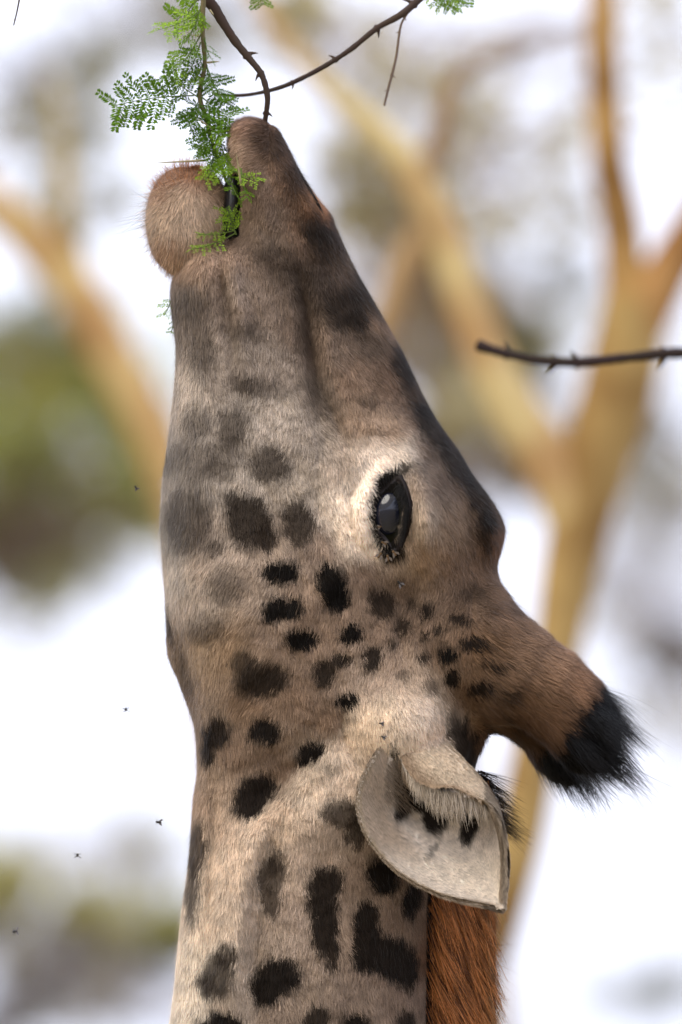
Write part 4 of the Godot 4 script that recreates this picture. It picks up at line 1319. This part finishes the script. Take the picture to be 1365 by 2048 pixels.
func crown(parent: Node3D, clumps: Array, size: float, called := "crown") -> void:
	var buf := PackedFloat32Array()
	for c in clumps:  # x, y, distance, half width, half height (in the picture's scale), how many, colour
		var o := at(c[0], c[1], c[2])
		var k: float = S * c[2] / DIST
		for q in int(c[5]):
			var v := Vector3(rng.randfn(), rng.randfn(), rng.randfn()) * 0.55
			v *= Vector3(c[3] * k, c[4] * k, c[3] * k * 0.5)
			var nz := noise.get_noise_3dv((o + v) * Vector3(380, 380, 60))
			if nz < -0.12 + 0.2 * rng.randf() * rng.randf():
				continue
			var bs := Basis(Vector3(rng.randfn(), rng.randfn(), rng.randfn()).normalized(), rng.randf_range(0, TAU)) * (size * rng.randf_range(0.6, 1.3))
			put(buf, bs.x, bs.y, bs.z, o + v, shade(c[6], 0.35))
	stuff(called, leaf_cluster, far_leaf, parent, buf)

func twiggery(parent: Node3D, clumps: Array, col: Color) -> void:
	var b := MB.new()
	for c in clumps:  # x, y, distance, half width, half height, how many
		var k: float = S * c[2] / DIST
		for q in int(c[5]):
			var o := at(c[0] + rng.randfn() * c[3] * 0.6, c[1] + rng.randfn() * c[4] * 0.6, c[2]) + Vector3(0, 0, rng.randfn() * c[3] * k * 0.5)
			var d := Vector3(rng.randfn(), rng.randfn() * 0.45 + 0.25, rng.randfn()).normalized() * rng.randf_range(0.15, 0.5)
			b.tube([o, o + d * 0.5 + Vector3(0, rng.randfn() * 0.03, 0), o + d], [0.011, 0.008, 0.004], 4, shade(col, 0.3))
	part("twigs", b.mesh(), bark_far, parent).set_meta("kind", "stuff")

# a spray of thorny twigs that forks again and again, with small leaves at its ends
func spray(b: MB, buf: PackedFloat32Array, p: Vector3, dir: Vector3, length: float, r: float, level: int, col: Color, leaf_col: Color) -> void:
	var pts := [p]
	var d := dir
	for k in 3:
		d = (d + Vector3(rng.randfn(), rng.randfn() * 0.7, rng.randfn()) * 0.28).normalized()
		pts.append(pts[k] + d * length / 3.0)
	b.tube(pts, [r, r * 0.88, r * 0.76, r * 0.64], 5, shade(col, 0.2))
	if level == 0:
		for k in (1 if rng.randf() < 0.7 else 0):
			var bs := Basis(Vector3(rng.randfn(), rng.randfn(), rng.randfn()).normalized(), rng.randf_range(0, TAU)) * rng.randf_range(0.03, 0.07)
			put(buf, bs.x, bs.y, bs.z, pts[3 - k], shade(leaf_col, 0.3))
		return
	for k in 3:
		if k == 2 and rng.randf() < 0.4:
			continue
		var side := Vector3(rng.randfn(), rng.randfn() * 0.6, rng.randfn()).normalized()
		spray(b, buf, pts[3 if k < 2 else 2], (d + side * 0.85).normalized(), length * rng.randf_range(0.62, 0.85), r * 0.62, level - 1, col, leaf_col)

func sprays(parent: Node3D, list: Array, col: Color, leaf_col: Color) -> void:
	var b := MB.new()
	var buf := PackedFloat32Array()
	for q in list:  # from x, y, distance, towards x, y (picture scale), thickness
		var p := at(q[0], q[1], q[2])
		var e := at(q[3], q[4], q[2] + 0.3 * rng.randfn())
		spray(b, buf, p, (e - p).normalized(), (e - p).length() * 0.42, q[5] * S * q[2] / DIST, 5, col, leaf_col * 1.25)
	part("twigs", b.mesh(), bark_far, parent).set_meta("kind", "stuff")
	stuff("leaves", leaf_cluster, far_leaf, parent, buf)

func build_trees() -> void:
	prepare_trees()
	bark_far = vmat("fever tree bark", 0.8, 0.25)
	var yellow := srgb(206, 172, 108)
	var tan_c := srgb(178, 134, 86)
	var olive := srgb(206, 200, 132)
	var green := srgb(196, 200, 126)
	var grey := srgb(110, 98, 88)
	# right-hand fever tree
	var d := 16.5
	var f := at(925, 2080, d)
	var a := thing("fever_tree", "thick yellow-barked fever tree forking behind the giraffe's horn, right of the head", "tree", Transform3D.IDENTITY, "fever trees in the background")
	px_tube("trunk", a, [[925, 2080, 52], [980, 1880, 52], [1034, 1690, 52], [1070, 1500, 51], [1112, 1300, 52], [1142, 1130, 62], [1190, 930, 70], [1245, 740, 76], [1262, 600, 60]], d, srgb(188, 158, 104), foot(f, -0.3), [0.15, 0.12, 0.085], srgb(140, 108, 66))
	px_tube("limb", a, [[1160, 1060, 60], [1100, 930, 58], [1030, 820, 52], [970, 700, 46], [930, 590, 42], [890, 480, 40], [835, 360, 36], [760, 270, 28], [640, 160, 20], [540, 40, 18], [470, -80, 14], [380, -260, 8]], d, srgb(228, 206, 152), [], [], srgb(196, 158, 112))
	px_tube("limb", a, [[1262, 640, 60], [1250, 540, 44], [1242, 440, 42], [1220, 330, 39], [1210, 200, 37], [1206, 60, 35], [1204, -120, 28], [1180, -400, 10]], d, srgb(200, 160, 102), [], [], srgb(140, 104, 62))
	px_tube("limb", a, [[1262, 680, 60], [1310, 590, 54], [1360, 500, 48], [1430, 380, 42], [1540, 180, 34], [1640, -80, 22]], d, srgb(190, 146, 96), [], [], srgb(140, 98, 60))
	px_tube("limb", a, [[845, 380, 26], [868, 310, 24], [890, 240, 22], [905, 170, 18], [960, 125, 14], [1010, 105, 12], [1080, 85, 9], [1180, 60, 6]], d, srgb(170, 142, 112))
	px_tube("limb", a, [[850, 400, 26], [842, 470, 32], [800, 560, 30], [770, 680, 26], [740, 800, 20]], d, srgb(176, 146, 108))
	crown(a, [[985, 108, d + 4, 40, 20, 60, srgb(160, 136, 80)]], 0.05)
	sprays(a, [[640, 165, d + 6, 760, 40, 12], [905, 170, d + 5, 1010, 330, 12], [1010, 105, d + 4, 1150, 60, 8], [850, 400, d + 8, 700, 330, 12], [1210, 200, d + 6, 1080, 300, 9], [1212, 330, d + 5, 1330, 160, 9], [780, 700, d + 9, 900, 800, 12]], srgb(150, 136, 128), srgb(176, 166, 130))
	# left-hand fever tree
	d = 21.0
	var b := thing("fever_tree", "yellow fever tree whose limb slants down from the left edge behind the chin", "tree", Transform3D.IDENTITY, "fever trees in the background")
	px_tube("trunk", b, [[520, 2100, 84], [500, 1700, 78], [450, 1350, 66], [395, 1080, 54], [345, 940, 50], [300, 840, 48], [245, 740, 47], [185, 630, 48], [110, 530, 46], [30, 445, 42], [-60, 370, 38], [-260, 180, 30], [-420, -60, 20]], d, srgb(222, 192, 136), foot(at(520, 2100, d), 0.3), [0.17, 0.14, 0.11], srgb(188, 144, 98))
	px_tube("limb", b, [[180, 640, 34], [150, 540, 30], [132, 440, 22], [128, 340, 16], [122, 250, 10], [100, 140, 7]], d, srgb(212, 186, 118))
	twiggery(b, [[60, 190, d + 12, 90, 60, 25], [330, 60, d + 12, 120, 60, 30]], grey)
	sprays(b, [[122, 250, d + 6, 40, 120, 9], [100, 140, d + 6, 200, 30, 8], [-60, 380, d + 5, 30, 230, 10], [300, -60, d + 8, 380, 120, 9]], srgb(140, 124, 116), srgb(150, 146, 112))
	# green tree at the left
	d = 38.0
	var c := thing("acacia_tree", "dense green tree blurred behind the left edge, below the slanting limb", "tree")
	px_tube("trunk", c, [[-420, 1500, 70], [-360, 1250, 60], [-260, 1100, 46], [-140, 1020, 34], [0, 990, 20], [140, 960, 10]], d, srgb(96, 82, 66), foot(at(-420, 1500, d), -0.3), [0.34, 0.26, 0.2])
	crown(c, [[60, 900, d, 190, 130, 850, green], [190, 800, d, 150, 110, 420, srgb(190, 196, 120)], [40, 760, d, 140, 90, 500, olive], [240, 960, d, 120, 90, 300, green], [20, 1020, d, 150, 70, 300, srgb(190, 186, 124)], [-200, 900, d, 240, 200, 900, green], [330, 1010, d, 90, 70, 240, olive], [120, 660, d, 180, 60, 200, srgb(150, 150, 110)]], 0.085)
	twiggery(c, [[60, 1080, d, 120, 40, 130], [0, 1130, d, 90, 60, 80], [140, 1000, d, 160, 60, 60]], srgb(150, 132, 122))
	sprays(c, [[-60, 1010, d, 140, 1120, 16], [0, 990, d, 90, 1230, 14], [140, 960, d, 300, 1090, 14], [-140, 1020, d, 20, 1330, 12]], srgb(170, 158, 154), srgb(186, 186, 140))
	# low tree tops at the bottom left
	d = 44.0
	var e := thing("acacia_tree", "flat-topped olive tree blurred low at the bottom left", "tree")
	px_tube("trunk", e, [[-160, 2300, 44], [-60, 2080, 34], [60, 1960, 24], [180, 1890, 16], [320, 1850, 10]], d, srgb(100, 86, 70), foot(at(-160, 2300, d), -0.2), [0.3, 0.22, 0.17])
	crown(e, [[90, 1800, d, 180, 40, 320, olive], [280, 1850, d, 150, 40, 480, olive], [340, 1880, d, 110, 36, 420, srgb(106, 114, 56)], [-80, 1760, d, 180, 60, 400, olive], [60, 1880, d, 180, 34, 160, grey], [480, 1880, d, 120, 40, 300, olive]], 0.095)
	twiggery(e, [[120, 1960, d, 200, 50, 120], [200, 1720, d, 180, 40, 50], [220, 2030, d, 160, 30, 60]], srgb(176, 168, 172))
	sprays(e, [[60, 1960, d, 220, 2040, 14], [180, 1890, d, 60, 1720, 12], [320, 1850, d, 240, 1680, 10], [-60, 2080, d, 100, 2060, 14]], srgb(176, 168, 172), srgb(176, 172, 124))
	# thorn tree between the right trunk and the head
	d = 42.0
	var h := thing("acacia_tree", "twiggy brown-green tree blurred between the head and the right fever tree", "tree")
	px_tube("trunk", h, [[1000, 2100, 30], [940, 1700, 28], [900, 1300, 26], [880, 1000, 24], [860, 800, 18], [850, 640, 12]], d, srgb(170, 146, 116), foot(at(1000, 2100, d), 0.1), [0.32, 0.22, 0.14])
	crown(h, [[820, 560, d, 120, 120, 320, srgb(190, 168, 140)], [900, 650, d, 150, 110, 320, srgb(196, 182, 130)], [960, 800, d, 140, 110, 320, srgb(196, 178, 142)], [1040, 700, d, 120, 90, 300, srgb(166, 166, 106)], [1050, 560, d, 120, 60, 200, srgb(140, 134, 110)], [1000, 930, d, 110, 70, 300, srgb(128, 112, 100)], [760, 400, d, 120, 80, 200, srgb(130, 118, 112)]], 0.09)
	twiggery(h, [[860, 640, d, 150, 150, 90], [980, 860, d, 120, 120, 60], [900, 240, d, 130, 100, 40], [820, 520, d, 100, 100, 40], [1060, 90, d, 120, 50, 20], [760, 150, d, 160, 90, 40]], srgb(170, 150, 136))
	sprays(h, [[880, 1000, d, 1060, 860, 18], [860, 800, d, 700, 640, 16], [850, 640, d, 960, 470, 16], [855, 700, d, 1040, 640, 16], [870, 900, d, 980, 1000, 16], [850, 640, d, 760, 440, 14]], srgb(190, 172, 152), srgb(200, 188, 150))
	# tree at the far right
	d = 46.0
	var m := thing("acacia_tree", "sparse grey thorn tree blurred at the right edge beside the trunk", "tree")
	px_tube("trunk", m, [[1640, 2200, 44], [1580, 1800, 36], [1500, 1500, 26], [1420, 1320, 16], [1330, 1220, 9]], d, srgb(110, 96, 84), foot(at(1640, 2200, d), 0.2), [0.34, 0.26, 0.2])
	crown(m, [[1330, 1310, d, 60, 34, 150, srgb(130, 118, 84)], [1290, 960, d, 110, 90, 120, srgb(196, 190, 160)], [1340, 1060, d, 90, 110, 90, srgb(190, 182, 164)], [1230, 1180, d, 70, 90, 40, srgb(180, 172, 164)], [1340, 860, d, 70, 60, 160, srgb(128, 130, 84)], [1300, 1980, d, 150, 50, 90, srgb(150, 150, 130)]], 0.095)
	twiggery(m, [[1260, 1040, d, 120, 160, 70], [1320, 1240, d, 100, 100, 50], [1340, 1600, d, 60, 200, 30]], srgb(190, 182, 188))
	sprays(m, [[1420, 1320, d, 1250, 1180, 14], [1420, 1320, d, 1290, 1440, 12], [1500, 1500, d, 1300, 1640, 14], [1400, 1000, d, 1240, 920, 14], [1400, 900, d, 1300, 780, 14]], srgb(190, 182, 188), srgb(190, 186, 160))
	# thin canopy high above, grey with twigs
	d = 52.0
	var n := thing("acacia_tree", "pale leafless tree top blurred along the upper edge left of centre", "tree")
	px_tube("trunk", n, [[560, 2200, 30], [560, 1500, 28], [580, 900, 24], [560, 500, 18], [480, 240, 12], [360, 60, 7], [240, -80, 4]], d, srgb(128, 112, 100), foot(at(560, 2200, d), 0.1), [0.36, 0.26, 0.2])
	twiggery(n, [[340, 50, d, 150, 60, 60], [150, 90, d, 120, 70, 14], [40, 200, d, 60, 60, 24], [700, 180, d, 120, 100, 50], [640, 60, d, 140, 50, 40], [960, 330, d, 120, 80, 50], [1120, 150, d, 100, 90, 26], [100, 1300, d, 160, 130, 30]], srgb(176, 168, 172))

func build_ground() -> void:
	var b := MB.new()
	var n := 60
	for j in n + 1:
		for i in n + 1:
			var u := (i / float(n)) * 2.0 - 1.0
			var w := (j / float(n)) * 2.0 - 1.0
			var x := signf(u) * pow(absf(u), 2.6) * 900.0
			var z := signf(w) * pow(absf(w), 2.6) * 900.0 - 20.0
			var y := 0.12 * noise.get_noise_2d(x * 6.0, z * 6.0) - 0.1
			var k := 1.0 + 0.3 * noise.get_noise_2d(x * 25.0 + 70.0, z * 25.0)
			b.vert(Vector3(x, y, z), Vector3.UP, Color(0.22 * k, 0.18 * k, 0.11 * k))
	for j in n:
		for i in n:
			var o := j * (n + 1) + i
			b.quad(o, o + 1, o + n + 2, o + n + 1)
	var g := part("ground", b.mesh(), vmat("dry grass", 0.95, 0.2), self)
	g.set_meta("kind", "structure")
	g.set_meta("label", "dry pale savanna ground under the trees")

func _ready() -> void:
	rng.seed = 20240611
	noise.seed = 11
	noise.frequency = 0.01
	noise.fractal_octaves = 3
	fine.seed = 27
	fine.frequency = 0.05
	fine.fractal_octaves = 3
	# camera: a long lens wide open, looking up at the head
	var cam := Camera3D.new()
	cam.name = "camera"
	cam.transform = Transform3D(tilt, cam_at)
	var ca := CameraAttributesPhysical.new()
	ca.frustum_focal_length = 300.0
	ca.frustum_focus_distance = DIST - 0.07
	ca.exposure_aperture = 3.2
	ca.frustum_near = 0.5
	ca.frustum_far = 3000.0
	add_child(cam)
	cam.attributes = ca
	cam.fov = rad_to_deg(2.0 * atan(1024.0 * S / DIST))
	cam.near = 0.5
	cam.far = 3000.0
	cam.current = true
	# bright overcast sky
	var env := Environment.new()
	env.background_mode = Environment.BG_SKY
	env.tonemap_mode = Environment.TONE_MAPPER_LINEAR
	env.tonemap_exposure = 1.58
	env.sdfgi_enabled = true
	env.ssao_enabled = true
	env.ssil_enabled = true
	var sm := ProceduralSkyMaterial.new()
	sm.sky_curve = 0.6
	sm.sky_top_color = Color(0.93, 0.965, 1.05)
	sm.sky_horizon_color = Color(0.79, 0.80, 0.855)
	sm.ground_horizon_color = Color(0.6, 0.57, 0.5)
	sm.ground_bottom_color = Color(0.5, 0.46, 0.38)
	sm.sky_energy_multiplier = 1.1
	var sky := Sky.new()
	sky.sky_material = sm
	env.sky = sky
	var we := WorldEnvironment.new()
	we.name = "overcast_sky"
	we.environment = env
	add_child(we)
	var sun := DirectionalLight3D.new()
	sun.name = "sun"
	sun.light_energy = 0.5
	sun.light_angular_distance = 42.0
	sun.light_color = Color(1.0, 0.97, 0.92)
	sun.shadow_enabled = true
	add_child(sun)
	sun.look_at_from_position(Vector3(-5, 6.5, 4.5), Vector3.ZERO)
	build_ground()
	build_trees()
	build_giraffe()
	build_twigs()
	build_flies()
